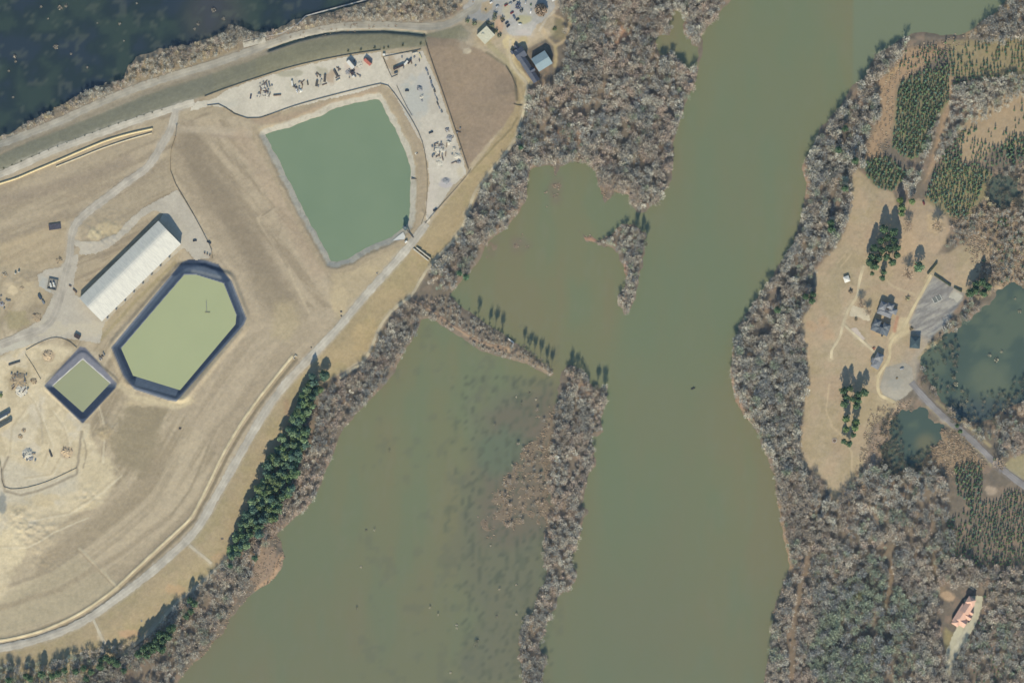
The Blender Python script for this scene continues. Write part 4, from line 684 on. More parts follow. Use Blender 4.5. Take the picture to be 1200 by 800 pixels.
for (poly, s1, s2, ang, dens, words) in PLA:
    P = np.array(poly, float); c, s = math.cos(R(ang)), math.sin(R(ang)); cx, cy = P.mean(0)
    g_ = np.arange(-60, 61); A2, B2 = np.meshgrid(g_*s1, g_*s2); A2 = A2+RNG.normal(size=A2.shape)*.6; B2 = B2+RNG.normal(size=A2.shape)*.6+fbm(A2, B2, 30, 98)*6
    U = (cx+A2*c+B2*s).ravel(); V = (cy+A2*s-B2*c).ravel()
    gap = fbm(U, V, 16, 97); k = (sdist(U, V, poly) > 0) & (RNG.uniform(0, 1, U.shape) < np.clip(dens+gap*(1.5 if dens < .9 else .6), 0, 1)) & (U < 1265) & (V > -40) & (V < 850)
    U = U[k]; V = V[k]
    if not len(U): continue
    sd_ = fields(U, V)[1]
    for u, v, q in zip(U, V, sd_):
        if q > .8: young.append((RNG.uniform(1.3, 2.3)*(1 if dens < .9 else 1.1), u, v, words))
young.sort(key=lambda t: -t[0] if t[1] < 1200 and 0 < t[2] < 800 else 0)
GREENS = [(74,94,70), (66,88,70), (84,100,70), (76,96,82)]
rest = {}
SAPM = {}
for i, (r, u, v, words) in enumerate(young):
    if i < 290:
        q = (random.randrange(6), random.randrange(4))
        if q not in SAPM: 
            SAPM[q] = proto_mesh('young_pine', merge([SAP[q[0]][0], SAP[q[0]][1]]), GREENS[q[1]], 1.9, q[0]); SAPM[q].materials.append(M_LEAF)
        o = link('young_pine', SAPM[q], None, None, W(u, v), random.uniform(0, 6.28)); o.scale = (r, r, r*.95); tag(o, f'larger young pine in {words}', 'tree', 'young pines in '+words)
    else: rest.setdefault(words, []).append((u, v, r, r*.95, GREENS[random.randrange(4)]))
EVG = 1.9
for w_, it in rest.items():
    o = merged('young_pines', [(u, v, r, h_, tuple(min(250, c*1.16) for c in rgb)) for (u, v, r, h_, rgb) in it], [s for s in SAP], f'rows of small young pines filling {w_}', None, M_LEAF)
print('young', len(young))
# reeds and dead grass at the shores, lily clumps in the swamp, stumps
def scatter(poly, n, r, cols, protos, name, label, cond=lambda s: s > 0, zmin=0):
    P = np.array(poly, float); it = []
    U = RNG.uniform(P[:, 0].min(), P[:, 0].max(), n); V = RNG.uniform(P[:, 1].min(), P[:, 1].max(), n); k = sdist(U, V, poly) > 0; U = U[k]; V = V[k]
    if len(U):
        hh = fields(U, V)[0]
        for u, v, h_ in zip(U, V, hh):
            if cond(h_): it.append((u, v, RNG.uniform(*r), RNG.uniform(*r)*.8, cols[RNG.integers(len(cols))]))
    merged(name, it, protos, label, None, M_REED, False)
STR = [(160,142,122), (150,134,114), (172,158,136), (140,128,110)]
for (poly, n, nm, lb) in [([(560,470),(650,450),(655,620),(640,700),(612,800),(560,640),(555,560)], 3000, 'mudflat_reeds', 'brown reeds on the drowned mudflat'),
                   ([(300,615),(345,615),(345,690),(285,715),(260,745),(210,800),(240,720),(290,690)], 2200, 'shore_reeds', 'pinkish reeds on the river bend'),
                   ([(855,395),(900,480),(930,600),(935,700),(905,800),(890,800),(900,700),(890,540),(850,480)], 1800, 'river_reeds', 'dead grass along the east river edge'),
                   ([(600,180),(720,180),(745,260),(700,300),(600,300)], 1500, 'lagoon_reeds', 'straw reeds on the lagoon mud banks'),
                   ([(1020,480),(1070,465),(1060,560),(1000,580),(1000,560)], 1300, 'marsh_reeds', 'dead reeds on the marsh edge'),
                   ([(1085,505),(1120,500),(1160,545),(1110,560),(1085,550)], 1200, 'lane_reeds', 'straw grass south of the lane'),
                   ([(1030,90),(1055,55),(1110,45),(1180,0),(1190,20),(1100,70),(1050,100),(1040,190),(1010,190)], 2500, 'plantation_grass', 'dead grass strip by the plantation'),
                   ([(1110,250),(1200,225),(1200,340),(1150,330)], 2500, 'scrub_grass', 'pale dead grass in the scrub north of the marsh'),
                   ([(-40,180),(0,160),(150,80),(300,45),(440,5),(560,0),(500,26),(300,54),(150,104),(0,165)], 2600, 'levee_reeds', 'dead grass on the bank above the swamp')]:
    scatter(poly, n, (.8, 1.8), STR, TUS, nm, lb, lambda h_: h_ > -.12)
scatter([(1085,400),(1120,385),(1125,420),(1118,450),(1140,470),(1165,455),(1200,440),(1200,500),(1120,500),(1078,450)], 420, (1.2, 3), [(112,112,98), (96,104,92), (140,134,118)], [b_[1] for b_ in BARE], 'marsh_brush', 'ragged brush standing in the marsh pond', lambda h_: h_ > -1.3)
scatter([(1155,200),(1205,200),(1205,248),(1155,248)], 170, (1.2, 3), [(112,114,104), (124,120,108)], [b_[1] for b_ in BARE], 'marsh_brush', 'ragged brush over the small marsh pool', lambda h_: h_ > -1.3)
scatter([(1030,495),(1052,480),(1058,520),(1075,535),(1095,520),(1090,545),(1075,562),(1030,562)], 380, (1.2, 3), [(112,112,98), (126,120,106)], [b_[1] for b_ in BARE], 'marsh_brush', 'ragged brush at the foot of the southern marsh pool', lambda h_: h_ > -1.3)
def stump(u, v, r, col, name, label, grp, protos=BUSH): tree(name, u, v, r, r*.8, str(col), col, label, grp, protos, M_TWIG, 1.4, 'shrub', z=0.0)
for (u, v, r) in [(70,9,3.2),(77,7,2.4),(48,8,2),(65,55,3),(17,66,2.6),(18,72,2),(102,79,1.6),(10,83,1.6),(140,28,2),(56,22,1.4),(124,98,2.4),(15,114,1.4),(250,12,3),(232,28,2.4),(228,34,2),(262,22,2.4),(145,48,1.2),(83,63,1.6),(114,27,1.4),(160,4,1.4)]:
    stump(u, v, r, (140,134,122), 'swamp_shrub', 'pale leafless shrub clump standing in the dark swamp water', 'shrub clumps in the swamp')
for (u, v, r) in [(1168,422,3),(1160,416,2.4),(1174,412,2),(1120,450,3),(1128,458,2.6),(1133,470,2),(1118,442,2.4),(1195,365,2.4),(1190,350,1.6),(1176,480,2)]:
    stump(u, v, r, (150,148,128), 'marsh_shrub', 'pale leafless clump standing in the marsh pond', 'clumps in the marsh pond')
for i, (u, v) in enumerate([(429,621),(439,621),(423,664),(418,713),(575,639),(585,691),(582,722),(504,712),(535,732),(558,755),(605,685),(605,720),(580,498),(600,545),(590,565),(456,529),(513,720),(528,788),(560,750),(612,727),(535,736),(611,473),(605,465),(628,468),(620,460)]):
    stump(u, v, 1.5 if i != 9 else 3.2, (190,180,160) if i % 3 else (120,118,104), 'drowned_stump', 'small bare stump with a dark shadow standing in the lagoon', 'stumps in the lagoon', BARE if i % 2 else BUSH)
# ------------------------------------------------------------------ buildings
print('things...')
m_white = pmat('white_metal', (226,226,218), .5, 0, .04); m_conc = pmat('concrete', (196,192,178), .9); m_dark = pmat('dark_slate', (84,90,104), .8); m_glass = pmat('window_glass', (60,70,80), .15, 0, .05); m_steel = pmat('steel', (140,145,150), .5, .3); m_black = pmat('rubber', (50,50,52), .8); m_wood = pmat('timber', (140,120,96), .9); m_rust = pmat('rusty_steel', (118,100,88), .8)
m_hedge = pmat('hedge_leaves', (70,78,62), .95, 0, .4, 2.0)
def copy_tree(o, parent=None):
    c = o.copy(); COL.objects.link(c); c.parent = parent
    for ch in list(o.children): copy_tree(ch, c)
    return c
# long metal barn
rib = bpy.data.materials.new('ribbed_roof_metal'); rib.use_nodes = True; t = rib.node_tree; b = t.nodes['Principled BSDF']
wv_ = t.nodes.new('ShaderNodeTexWave'); wv_.wave_type = 'BANDS'; wv_.bands_direction = 'X'; wv_.inputs['Scale'].default_value = .8; tc = t.nodes.new('ShaderNodeTexCoord'); t.links.new(tc.outputs['Object'], wv_.inputs['Vector'])
nz = t.nodes.new('ShaderNodeTexNoise'); nz.inputs['Scale'].default_value = .12; mp = t.nodes.new('ShaderNodeMapping'); mp.inputs['Scale'].default_value = (6, 1, 1); t.links.new(tc.outputs['Object'], mp.inputs['Vector']); t.links.new(mp.outputs['Vector'], nz.inputs['Vector'])
rp = t.nodes.new('ShaderNodeValToRGB'); rp.color_ramp.elements[0].color = (*alb(212,211,202), 1); rp.color_ramp.elements[1].color = (*alb(226,225,214), 1); rp.color_ramp.elements[0].position = .35; rp.color_ramp.elements[1].position = .6
t.links.new(nz.outputs['Fac'], rp.inputs['Fac']); t.links.new(rp.outputs['Color'], b.inputs['Base Color']); bp = t.nodes.new('ShaderNodeBump'); bp.inputs['Strength'].default_value = .25; bp.inputs['Distance'].default_value = .1; t.links.new(wv_.outputs['Fac'], bp.inputs['Height']); t.links.new(bp.outputs['Normal'], b.inputs['Normal']); b.inputs['Roughness'].default_value = .55; b.inputs['Specular IOR Level'].default_value = .2
c_ = np.array([(185.8,260),(212.7,285.5),(120,377.5),(94.5,348)]).mean(0); ax = math.atan2((348+377.5)/2-(260+285.5)/2, (185.8+212.7)/2-(94.5+120)/2)
Lb = math.hypot((185.8+212.7)/2-(94.5+120)/2, (348+377.5)/2-(260+285.5)/2); Wb = 37.5
barn = empty('storage_barn', W(c_[0], c_[1], 6.05), ax); tag(barn, 'very long white metal barn with a ribbed gable roof', 'barn')
NA = 44; ys = [Wb/2*(-1+2*i/NA) for i in range(NA+1)]; zr = lambda y: (13.6-(y-4.5)*.5 if y > 4.5 else 13.6-(4.5-y)*.2)-.55*math.exp(-((y-4.5)/1.6)**2)
mb = MB(); pr = [(-Wb/2+.3, 0), (Wb/2-.3, 0)]+[(y*.985, zr(y)-.25) for y in ys[::-1]]; n_ = len(pr); l_ = Lb/2-.2
mb.add([(-l_, a, b_) for a, b_ in pr]+[(l_, a, b_) for a, b_ in pr], [tuple(range(n_))[::-1], tuple(range(n_, 2*n_))]+[(i, (i+1) % n_, n_+(i+1) % n_, n_+i) for i in range(n_)]); mb.build('wall', m_white, barn)
def arch(y_a, y_b):
    n1 = 30; yy = [y_a+(y_b-y_a)*i/n1 for i in range(n1+1)]; m_ = MB(); l = Lb/2+.3
    m_.add([(-l, y, zr(y)) for y in yy]+[(l, y, zr(y)) for y in yy], [(i, n1+1+i, n1+2+i, i+1) for i in range(n1)] if y_b > y_a else [(i, i+1, n1+2+i, n1+1+i) for i in range(n1)])
    o = m_.build('roof_cover', rib, barn); o.data.polygons.foreach_set('use_smooth', [True]*n1); return o
arch(-Wb/2-.3, 4.5); arch(4.5, Wb/2+.3)
MB().box(-Lb/2-.3, Lb/2+.3, 4.2, 4.8, 13.0, 13.12).build('ridge_cap', m_white, barn)
for k in range(8): MB().box(-Lb/2+6+k*14.5, -Lb/2+7.4+k*14.5, -Wb/2-2.2, -Wb/2-.2, 0, 4.5).build('buttress', m_steel, barn)
for k in (-10, 0, 10): MB().box(-Lb/2-.2, -Lb/2-.02, k-3.5, k+3.5, 0, 5.5).build('roller_door', m_steel, barn)
def house(name, label, cat, u, v, ang, vols, wall, roof, z=None, windows=True):
    e = empty(name, W(u, v, z), R(ang)); tag(e, label, cat)
    for (x, y, L_, W_, he, hr, kind, rot) in vols:
        for nm_, mt in (('wall', wall), ('roof', roof)):
            mb = MB()
            if nm_ == 'wall': mb.body(L_, W_, he, hr-.05 if kind == 'gable' else None) if kind != 'flat' else mb.box(-L_/2, L_/2, -W_/2, W_/2, 0, he)
            else:
                if kind == 'gable': mb.gable(L_, W_, he, hr, .2, .4)
                elif kind == 'hip': mb.hip(L_, W_, he+.01, hr, .5)
                else: mb.box(-L_/2-.3, L_/2+.3, -W_/2-.3, W_/2+.3, he, he+.35)
            o = mb.build(nm_, mt, e, (x, y, 0), R(rot))
            if nm_ == 'wall' and windows:
                for sgn in (-1, 1):
                    for q in np.arange(-L_/2+1.6, L_/2-1.2, 3.4):
                        MB().box(q, q+1.3, sgn*(W_/2)-.04, sgn*(W_/2)+.04, .9, 2.2).build('window', m_glass, o)
                MB().box(L_/2-.03, L_/2+.05, -.55, .55, 0, 2.1).build('door', m_wood, o)
    return e
m_wallc = pmat('cream_wall', (206,196,172), .9); m_broof = pmat('teal_metal_roof', (140,160,168), .5, 0, .08); m_wroof = pmat('pale_flat_roof', (204,202,180), .9, 0, .12, .4); m_rgrey = pmat('grey_shingle', (130,134,140), .9, 0, .12, .8); m_rpink = pmat('pink_tile', (222,182,162), .9, 0, .12, 1.2); m_lav = pmat('bluegrey_shingle', (104,112,120), .9, 0, .12, .8)
house('flat_roof_building', 'pale flat-roofed square building at the edge of the car park', 'building', 569.3, 41.8, -47+90, [(0,0,15.5,14,4.5,4.5,'flat',0),(-2,3,2,2,5.4,5.4,'flat',0)], m_wallc, m_wroof)
h = house('long_dark_building', 'long narrow building with dark slate roof east of the brown field', 'building', 617, 77, -57, [(0,0,44,8,4.2,6.6,'gable',0),(-16,1,12,12,5,8.2,'gable',90),(-22,-5,4,4,3.5,5.5,'gable',0),(-25,2,4,4,3.5,5.5,'gable',0),(8,3,5,4,6,8,'gable',90)], m_wallc, m_dark)
house('metal_roof_building', 'gabled building with pale blue-green metal roof beside the riverside wood', 'building', 635, 72, 32, [(0,0,18,17,6.5,9.5,'gable',0)], m_wallc, m_broof)
house('north_house', 'grey-roofed house with dark gables north of its twin', 'house', 1038, 363, -22, [(0,-3,17,8,3.2,5.2,'hip',0),(-5,3,9,7,5.2,8.6,'hip',90),(3,6,7,6,6,10,'hip',0),(8,2,6,9,4.4,7.2,'hip',90)], m_wallc, m_rgrey)
house('middle_house', 'wide grey-roofed house beside the sandy drive, south of its twin', 'house', 1031.5, 385, -22, [(0,0,20,10,3.8,6.2,'hip',0),(-6,5,7,7,5,8.6,'hip',90),(5.5,5,6,8,5,8.8,'hip',90),(1,-2,7,9,4.6,7.2,'gable',90)], m_wallc, m_lav)
house('south_house', 'small grey house with a dark north gable above the pine grove', 'house', 1028.5, 423, 62, [(-2,0,13,9,3.4,5.4,'hip',0),(5,1,8,8,5,8.6,'hip',90),(-2,5,5,4,3.4,4.6,'gable',0)], m_wallc, m_rgrey)
house('pavilion', 'dark teal hip-roofed pavilion south of the grey lot', 'pavilion', 1072, 401, 85, [(0,0,13,11,5,8,'hip',0)], m_wood, pmat('teal_shingle', (66,84,92), .9), windows=False)
house('pink_house', 'pink-tiled house with several gables alone in the south east wood', 'house', 1130, 717, 58, [(-4,1,23,12,4.8,8.6,'hip',0),(7,0,15,10,6.4,10.6,'gable',0),(-11,-3,11,9,4.4,7.6,'gable',90),(15,1,8,9,8.4,12.8,'hip',0),(-2,-6,8,6,4.2,6.6,'gable',90),(4,-7,4,5,4,6.2,'gable',90),(-15,2,7,8,5.2,8.8,'hip',0)], m_wallc, m_rpink)
gz = empty('gazebo', W(992, 327), R(20)); tag(gz, 'small white pyramid-roofed gazebo on the east lawn', 'gazebo')
MB().hip(6.2, 6.6, 2.6, 4, .3).build('roof', m_white, gz); MB().box(-3, 3, -3, 3, 0, .2).build('deck', m_conc, gz)
for sx in (-1, 1):
    for sy in (-1, 1): MB().box(sx*2.7-.12, sx*2.7+.12, sy*2.7-.12, sy*2.7+.12, .2, 2.6).build('post', m_white, gz)
fp = empty('fire_pit', W(978, 516)); tag(fp, 'round stone fire pit with a paved ring at the south of the lawn', 'fire pit')
mb = MB(); [mb.box(2+.0, 2.8, -.5, .5, 0, .6, R(k*30)) for k in range(12)]; mb.build('stone_ring', m_conc, fp); MB().tube((0,0,0), (0,0,.25), 1.9, 1.9, 14).build('ash_bed', m_rust, fp); MB().prism([(3.3*math.cos(k*.52), 3.3*math.sin(k*.52)) for k in range(12)], 0, .08).build('paving', pmat('red_paving', (170,130,112)), fp)
# weir walls across the slope, intake tower, ramp
def strip(name, pts, w, h_, mat, label, cat, z=None, kind=None, up=0):
    o = MB(); P = [(p[0]-600, 400-p[1]) for p in pts]
    for (x0, y0), (x1, y1) in zip(P[:-1], P[1:]):
        L_ = math.hypot(x1-x0, y1-y0); n = max(1, int(L_/6)); a = math.atan2(y1-y0, x1-x0)
        for k in range(n):
            mx = x0+(x1-x0)*(k+.5)/n; my = y0+(y1-y0)*(k+.5)/n; zb = (hz(mx+600, 400-my) if z is None else z)+up
            o.box(mx-L_/n/2-.01*k, mx+L_/n/2+.02, my-w/2, my+w/2, zb-1.0 if z is None else zb, zb+h_+.003*k, a, (mx, my))
    return tag(o.build(name, mat), label, cat, None, kind)
strip('weir_wall', [(484.5,291.5),(502,305.5)], 1.4, 2.2, m_conc, 'western one of the two parallel concrete weir walls on the slope', 'wall')
strip('weir_wall', [(488,290),(504.5,303)], 1.4, 2.6, m_conc, 'eastern one of the two parallel concrete weir walls on the slope', 'wall')
it = empty('intake_tower', W(475, 267, 3.0), R(-50)); tag(it, 'dark intake tower with a gangway in the corner of the reservoir', 'tower')
MB().box(-2.2, 2.2, -1.8, 1.8, -2, 7).build('shaft', m_conc, it); MB().box(-2.8, 2.8, -2.4, 2.4, 7, 7.6).build('deck', pmat('teal_steel', (90,110,112), .7), it); MB().box(-1, 1, -1, 1, 7.6, 9.8).build('hoist_house', m_steel, it); MB().box(2.8, 15, -.6, .6, 3.6, 4.0).build('gangway', pmat('dark_steel', (86,84,80), .7), it)
rmp = MB(); pts = [(460,282),(466,277),(472.5,272),(475,277),(474,280.5),(467,281.5)]
rmp.add([(p[0]-600, 400-p[1], hz(*p)+.15) for p in pts]+[(p[0]-600, 400-p[1], hz(*p)+.5) for p in pts], [(0,1,2,3,4,5)]+[(11,10,9,8,7,6)]+[(i, 6+i, 6+(i+1) % 6, (i+1) % 6) for i in range(6)]); tag(rmp.build('concrete_ramp', m_white), 'white triangular concrete ramp on the reservoir bank', 'ramp')
def put(name, label, cat, u, v, ang, mb, mat, group=None, z=None): return tag(mb.build(name, mat, None, W(u, v, z), R(ang)), label, cat, group)
e = empty('valve_house', W(475.8, 283.4), R(45)); tag(e, 'tiny white valve hut beside the concrete ramp', 'hut'); MB().box(-1.4, 1.4, -1, 1, 0, 2).build('wall', m_white, e); MB().gable(2.8, 2, 2, 2.5, .1, .2).build('roof', m_white, e)
strip('boardwalk', [(285,47.5),(312,43),(330,39),(349,28),(358,19),(372,15),(400,7.5),(432,-1)], 1.4, .4, pmat('pale_pipe', (178,176,170)), 'pale narrow walkway crossing the edge of the swamp', 'walkway', z=1.2)
tag(strip('culvert_slab', [(285,53),(311,46.5)], 6, .9, m_conc, 'pale concrete slab beside the levee road', 'slab', up=.1), None)
strip('float_line', [(241.7,352),(242.3,366)], .5, .5, m_steel, 'thin floating boom in the large lined pond', 'boom', z=3.6); strip('float_pontoon', [(240.5,366),(246,366)], 1, .6, pmat('tan_plastic', (150,150,120)), 'short pontoon at the end of the boom', 'pontoon', z=3.65)
strip('outlet_pipe', [(482,209.5),(491,209.5)], .7, .6, m_black, 'short dark outlet pipe over the reservoir bank', 'pipe')
strip('dock', [(595,396.5),(602,401.5),(599,408)], 1.5, .5, m_white, 'white angled dock on the north side of the dike', 'dock', z=1.0)
def ribbon_tube(name, pts, r, mat, label, cat, lift=.8):
    L = smooth_line(pts, 3); P = np.array(L); Z = height(P[:, 0], P[:, 1])+lift; n = len(P); T = np.gradient(P, axis=0); T /= np.linalg.norm(T, axis=1)[:, None]; k = 8
    V = []
    for i in range(n):
        for j in range(k):
            a = 2*math.pi*j/k; V.append((P[i, 0]-600+T[i, 1]*math.cos(a)*r, 400-P[i, 1]+T[i, 0]*math.cos(a)*r, Z[i]+math.sin(a)*r))
    F = [(i*k+j, i*k+(j+1) % k, (i+1)*k+(j+1) % k, (i+1)*k+j) for i in range(n-1) for j in range(k)]
    me = bpy.data.meshes.new(name); me.from_pydata(V, [], F); me.update(); return tag(link(name, me, mat), label, cat)
ribbon_tube('pipeline', BERMS['cream_pipe'], 1.15, pmat('cream_pipe', (226,208,162), .7), 'long cream pipeline below the gravel road', 'pipeline')
ribbon_tube('pipeline', [(66,195.5),(90,186),(120,174),(150,164),(178,156)], .8, pmat('pale_pipe2', (206,196,168), .7), 'shorter paler pipeline running beside the cream one', 'pipeline', .5)
road('berm_track', BERMS['dike_berm'], 2.8, (206,194,162)); 
put('culvert_headwall', 'small concrete headwall at the north end of the ditch', 'headwall', 345, 418, 55, MB().box(-2.6, 2.6, -.5, .5, -.3, 1.2).box(-2.6, -2, -2.5, -.5, -.3, 1.1).box(2, 2.6, -2.5, -.5, -.3, 1.1), m_conc)
# fences
m_fence = pmat('dark_fence', (116,110,98), .8)
post_me = MB().tube((0,0,0), (0,0,2.2), .12, .12, 6).build('post', m_fence); pm_ = post_me.data; bpy.data.objects.remove(post_me)
def fence(pts, label, h_=1.8, w=.3, sp=9, name='fence', mat=m_fence):
    h_ *= .7; w *= .7; e = empty(name, W(pts[0][0], pts[0][1], 0)); x0, y0, _ = e.location; tag(e, label, name.replace('_', ' '))
    L = [p for p in smooth_line(pts, sp)] if len(pts) > 2 else [(pts[0][0]+(pts[1][0]-pts[0][0])*k/max(1, int(math.dist(*pts)/sp)), pts[0][1]+(pts[1][1]-pts[0][1])*k/max(1, int(math.dist(*pts)/sp))) for k in range(max(1, int(math.dist(*pts)/sp))+1)]
    mb = MB()
    for a, b_ in zip(L[:-1], L[1:]):
        pa = Vector(W(*a))-e.location; pb = Vector(W(*b_))-e.location; d = (pb-pa).normalized(); nrm = Vector((-d.y, d.x, 0)).normalized()*w/2
        mb.add([pa-nrm, pa+nrm, pb+nrm, pb-nrm, pa-nrm+Vector((0,0,h_)), pa+nrm+Vector((0,0,h_)), pb+nrm+Vector((0,0,h_)), pb-nrm+Vector((0,0,h_))], [(0,1,2,3),(7,6,5,4),(0,4,5,1),(2,6,7,3),(1,5,6,2),(3,7,4,0)])
    mb.build('mesh_panel', mat, e)
    for a in L[:100]: o = link('post', pm_, None, e, tuple(Vector(W(*a))-e.location))
    return e
fence([(496.5,40),(500,54),(510,84),(520,112),(532,148),(540,172),(549,199)], 'straight dark fence between the gravel lot and the brown field', 2.0, .6)
fence([(240,113.5),(262,105),(300,92),(345,78),(400,66),(446,59)], 'dark fence along the north side of the gravel yard', 1.6, .4)
fence([(243,124),(256,122.5),(265,127),(275,134),(290,139),(305,138.5),(345,124.5),(390,112),(446,98.5),(455,101),(470,121),(485,145),(495,167),(500,195),(500.5,225),(499,248),(494,262)], 'dark fence curving round the reservoir bank', 1.5, .7)
fence([(450,67),(470,63),(493,58.5)], 'short dark fence at the top of the gravel lot', 1.4, .5); fence([(449,68),(454,80),(459,91),(466,88)], 'short fence round the brown corner of the gravel lot', 1.4, .5)
fence([(465,101),(470,112),(477,126),(483,136)], 'short low fence at the west edge of the gravel lot', 1.2, .5); fence([(498,262),(512,246),(528,228),(546,207),(552,198)], 'low dark fence at the foot of the gravel lot', 1.2, .5)
fence([(206,160),(201,175),(200,200),(206,216),(213,228),(226,250),(240,276),(248,293),(249,303)], 'thin fence between the barn yard and the field', 1.5, .35); fence([(31,410),(45,402),(60,396),(72,396),(83,401),(90,407)], 'low curved dark barrier round the sand patch', 1.0, 1.0, 6, 'barrier'); fence([(30,415),(40,430),(48,444)], 'thin straight fence west of the small lined pond', 1, .4)
fence([(593,78),(600,90),(605,103),(606,118)], 'dark curved fence on the edge of the brown field', 1.4, .6); fence([(602,122),(607,123.5),(612,124)], 'tiny fence beside the towpath', 1.2, .5)
fence([(0,536),(2,552),(5,570),(25,572),(55,564),(90,548)], 'low dark kerb round the sand works', .9, .7, 8, 'barrier')
for pts, lb in (([(1087,321),(1098,308)], 'straight dark hedge beside the sandy drive'), ([(1095,322),(1114,335)], 'long dark hedge on the north edge of the grey lot'), ([(1118,336.5),(1127,341.5)], 'short dark hedge piece east of the gap')):
    strip('hedge', pts, 1.8, 2.0, m_hedge, lb, 'hedge')
# low E-shaped retaining walls on the grey lot
ew = empty('raised_bed', W(1098, 350), R(28)); tag(ew, 'low raised bed with three open bays like an E on the grey lot', 'raised bed'); mb = MB(); mb.box(-5.5, 5.5, -4, -3.2, 0, .7)
[mb.box(q, q+.8, -3.2, 3.5, 0, .72+k*.003) for k, q in enumerate((-5.5, -.4, 4.7))]; mb.build('low_wall', pmat('pale_block', (190,190,182)), ew); MB().box(-4.7, -.4, -3.2, 3, 0, .3).box(.4, 4.7, -3.2, 3, 0, .302).build('soil_bed', pmat('bed_soil', (116,120,116)), ew)
# utility pole
up = empty('utility_pole', W(206, 160)); tag(up, 'tall wooden utility pole at the road junction', 'pole'); MB().tube((0,0,0), (0,0,12), .35, .22, 8).build('pole', m_wood, up); MB().box(-1.8, 1.8, -.12, .12, 10.6, 10.9).build('crossarm', m_wood, up); MB().box(-.5, .5, .3, .9, 8.5, 9.8).build('transformer', m_steel, up)
# ------------------------------------------------------------------ vehicles and yard equipment
def make_car(col, long=4.6, h_=1.5, kind='car'):
    e = empty('parked_'+kind, (0,0,0)); l = long/2; prof = [(-l,.35),(l,.35),(l,.75),(l-.9,.95),(l-1.5,h_),(-l+.9,h_),(-l+.3,.98),(-l,.9)]
    if kind == 'pickup': prof = [(-l,.35),(l,.35),(l,.9),(l-1.1,1.05),(l-1.7,h_+.15),(-.2,h_+.15),(-.3,1.0),(-l,1.0)]
    vs = [(x, -.92 if z < 1 else -.74, z) for x, z in prof]+[(x, .92 if z < 1 else .74, z) for x, z in prof]; n = len(prof)
    MB().add(vs, [tuple(range(n)), tuple(range(2*n-1, n-1, -1))]+[(i, n+i, n+(i+1) % n, (i+1) % n) for i in range(n)]).build('body', col, e)
    MB().add([(l-1.42,-.66,h_-.04),(l-1.42,.66,h_-.04),(l-.92,.72,1.0),(l-.92,-.72,1.0)], [(3,2,1,0)]).build('windscreen', m_glass, e)
    e.children[1].location = (.04, 0, .04)
    for sx in (-1, 1):
        for sy in (-1, 1): MB().tube((sx*(l-.85), sy*.8, .35), (sx*(l-.85), sy*.98, .35), .35, .35, 10).build('wheel', m_black, e)
    return e
CARC = {'dark red': (120,50,52), 'black': (48,50,58), 'blue-grey': (96,108,126), 'white': (225,225,222), 'dark blue': (48,58,86), 'silver': (168,172,176)}
protoc = {}
def place_car(u, v, ang, colr, label, kind='car', group=None):
    k = (colr, kind)
    if k not in protoc: e = make_car(pmat(colr.replace(' ', '_').replace('-', '_')+'_paint', CARC[colr], .3, 0, .03, 1, .5), 5.4 if kind == 'pickup' else 4.6, 1.5, kind); protoc[k] = e
    else: e = copy_tree(protoc[k])
    e.location = Vector(W(u, v))+Vector((0, 0, .08)); e.rotation_euler.z = R(ang); tag(e, label, 'car' if kind == 'car' else 'pickup truck', group); return e
for a in [(593,6.5,35,'dark red','dark red car in the middle row, nearest the sandy island'),(600,15.5,35,'dark red','dark red car below the bluish shrub'),(603,1,35,'black','black car at the top edge of the car park'),(602.5,20.5,-60,'blue-grey','blue-grey car beside the black one in the car park'),(606.5,23.5,30,'black','black car next to the pale green island'),(594,27.5,40,'black','upper of two black cars at the west side'),(595.5,31,40,'black','lower of two black cars at the west side'),(609.5,29,0,'white','white car on the pale green island edge'),(649,.5,20,'white','white car at the far top right of the car park'),(646,-2,20,'dark red','dark red car half out of the top edge'),(589.5,25,40,'black','dark car next to the olive shrub'),(598,5,35,'silver','silver car beside the dark red one in the top row'),(583,8,35,'silver','silver car near the sandy island'),(576,3,35,'white','white car at the top left of the car park'),(616,3,80,'silver','silver car right of the large bluish shrub'),(622,14,80,'white','white car by the broad bare tree'),
          (1082.5,238,-70,'dark red','dark red car on the grass by the plantation'),(1057,432,20,'silver','silver car on the turning area'),(228.5,282,10,'black','black car at the north east corner of the barn'),(477,106.5,5,'black','dark car on the grey patch of the gravel lot'),(1136,727,60,'black','dark car in the forecourt of the pink house'),(1034,392,70,'black','dark car in front of the middle house')]: place_car(*a)
for a in [(294,113.5,80,'dark blue','dark blue pickup alone at the west end of the gravel yard'),(348,107,-70,'white','white pickup between frames in the gravel yard'),(505,155.5,20,'black','dark pickup in the middle of the gravel lot'),(245,284,-30,'black','dark pickup at the corner of the barn yard fence'),(510,246,30,'black','dark pickup at the narrow foot of the gravel lot'),(476,305,0,'black','small dark pickup above the dyke road'),(410,303,0,'white','white pickup on the reservoir bank')][:5]: place_car(*a, 'pickup')
def container(u, v, ang, L_, W_, H_, mat, label, name='shipping_container', ribs=True):
    e = empty(name, Vector(W(u, v))+Vector((0,0,.08)), R(ang)); tag(e, label, name.split('_')[-1]); mb = MB().box(-L_/2, L_/2, -W_/2, W_/2, .15, H_)
    if ribs:
        for q in np.arange(-L_/2+.5, L_/2-.3, 1.1): mb.box(q, q+.35, -W_/2-.06, W_/2+.06, .3, H_+.05)
    mb.build('box', mat, e); MB().box(L_/2, L_/2+.12, -W_/2+.1, W_/2-.1, .3, H_-.1).build('door', m_steel, e)
    return e
m_red = pmat('red_oxide', (196,120,104), .7); m_drk = pmat('dark_container', (70,60,62), .7); m_navy = pmat('navy_paint', (66,80,96), .6); m_tarp = pmat('dark_tarp', (78,78,90), .9)
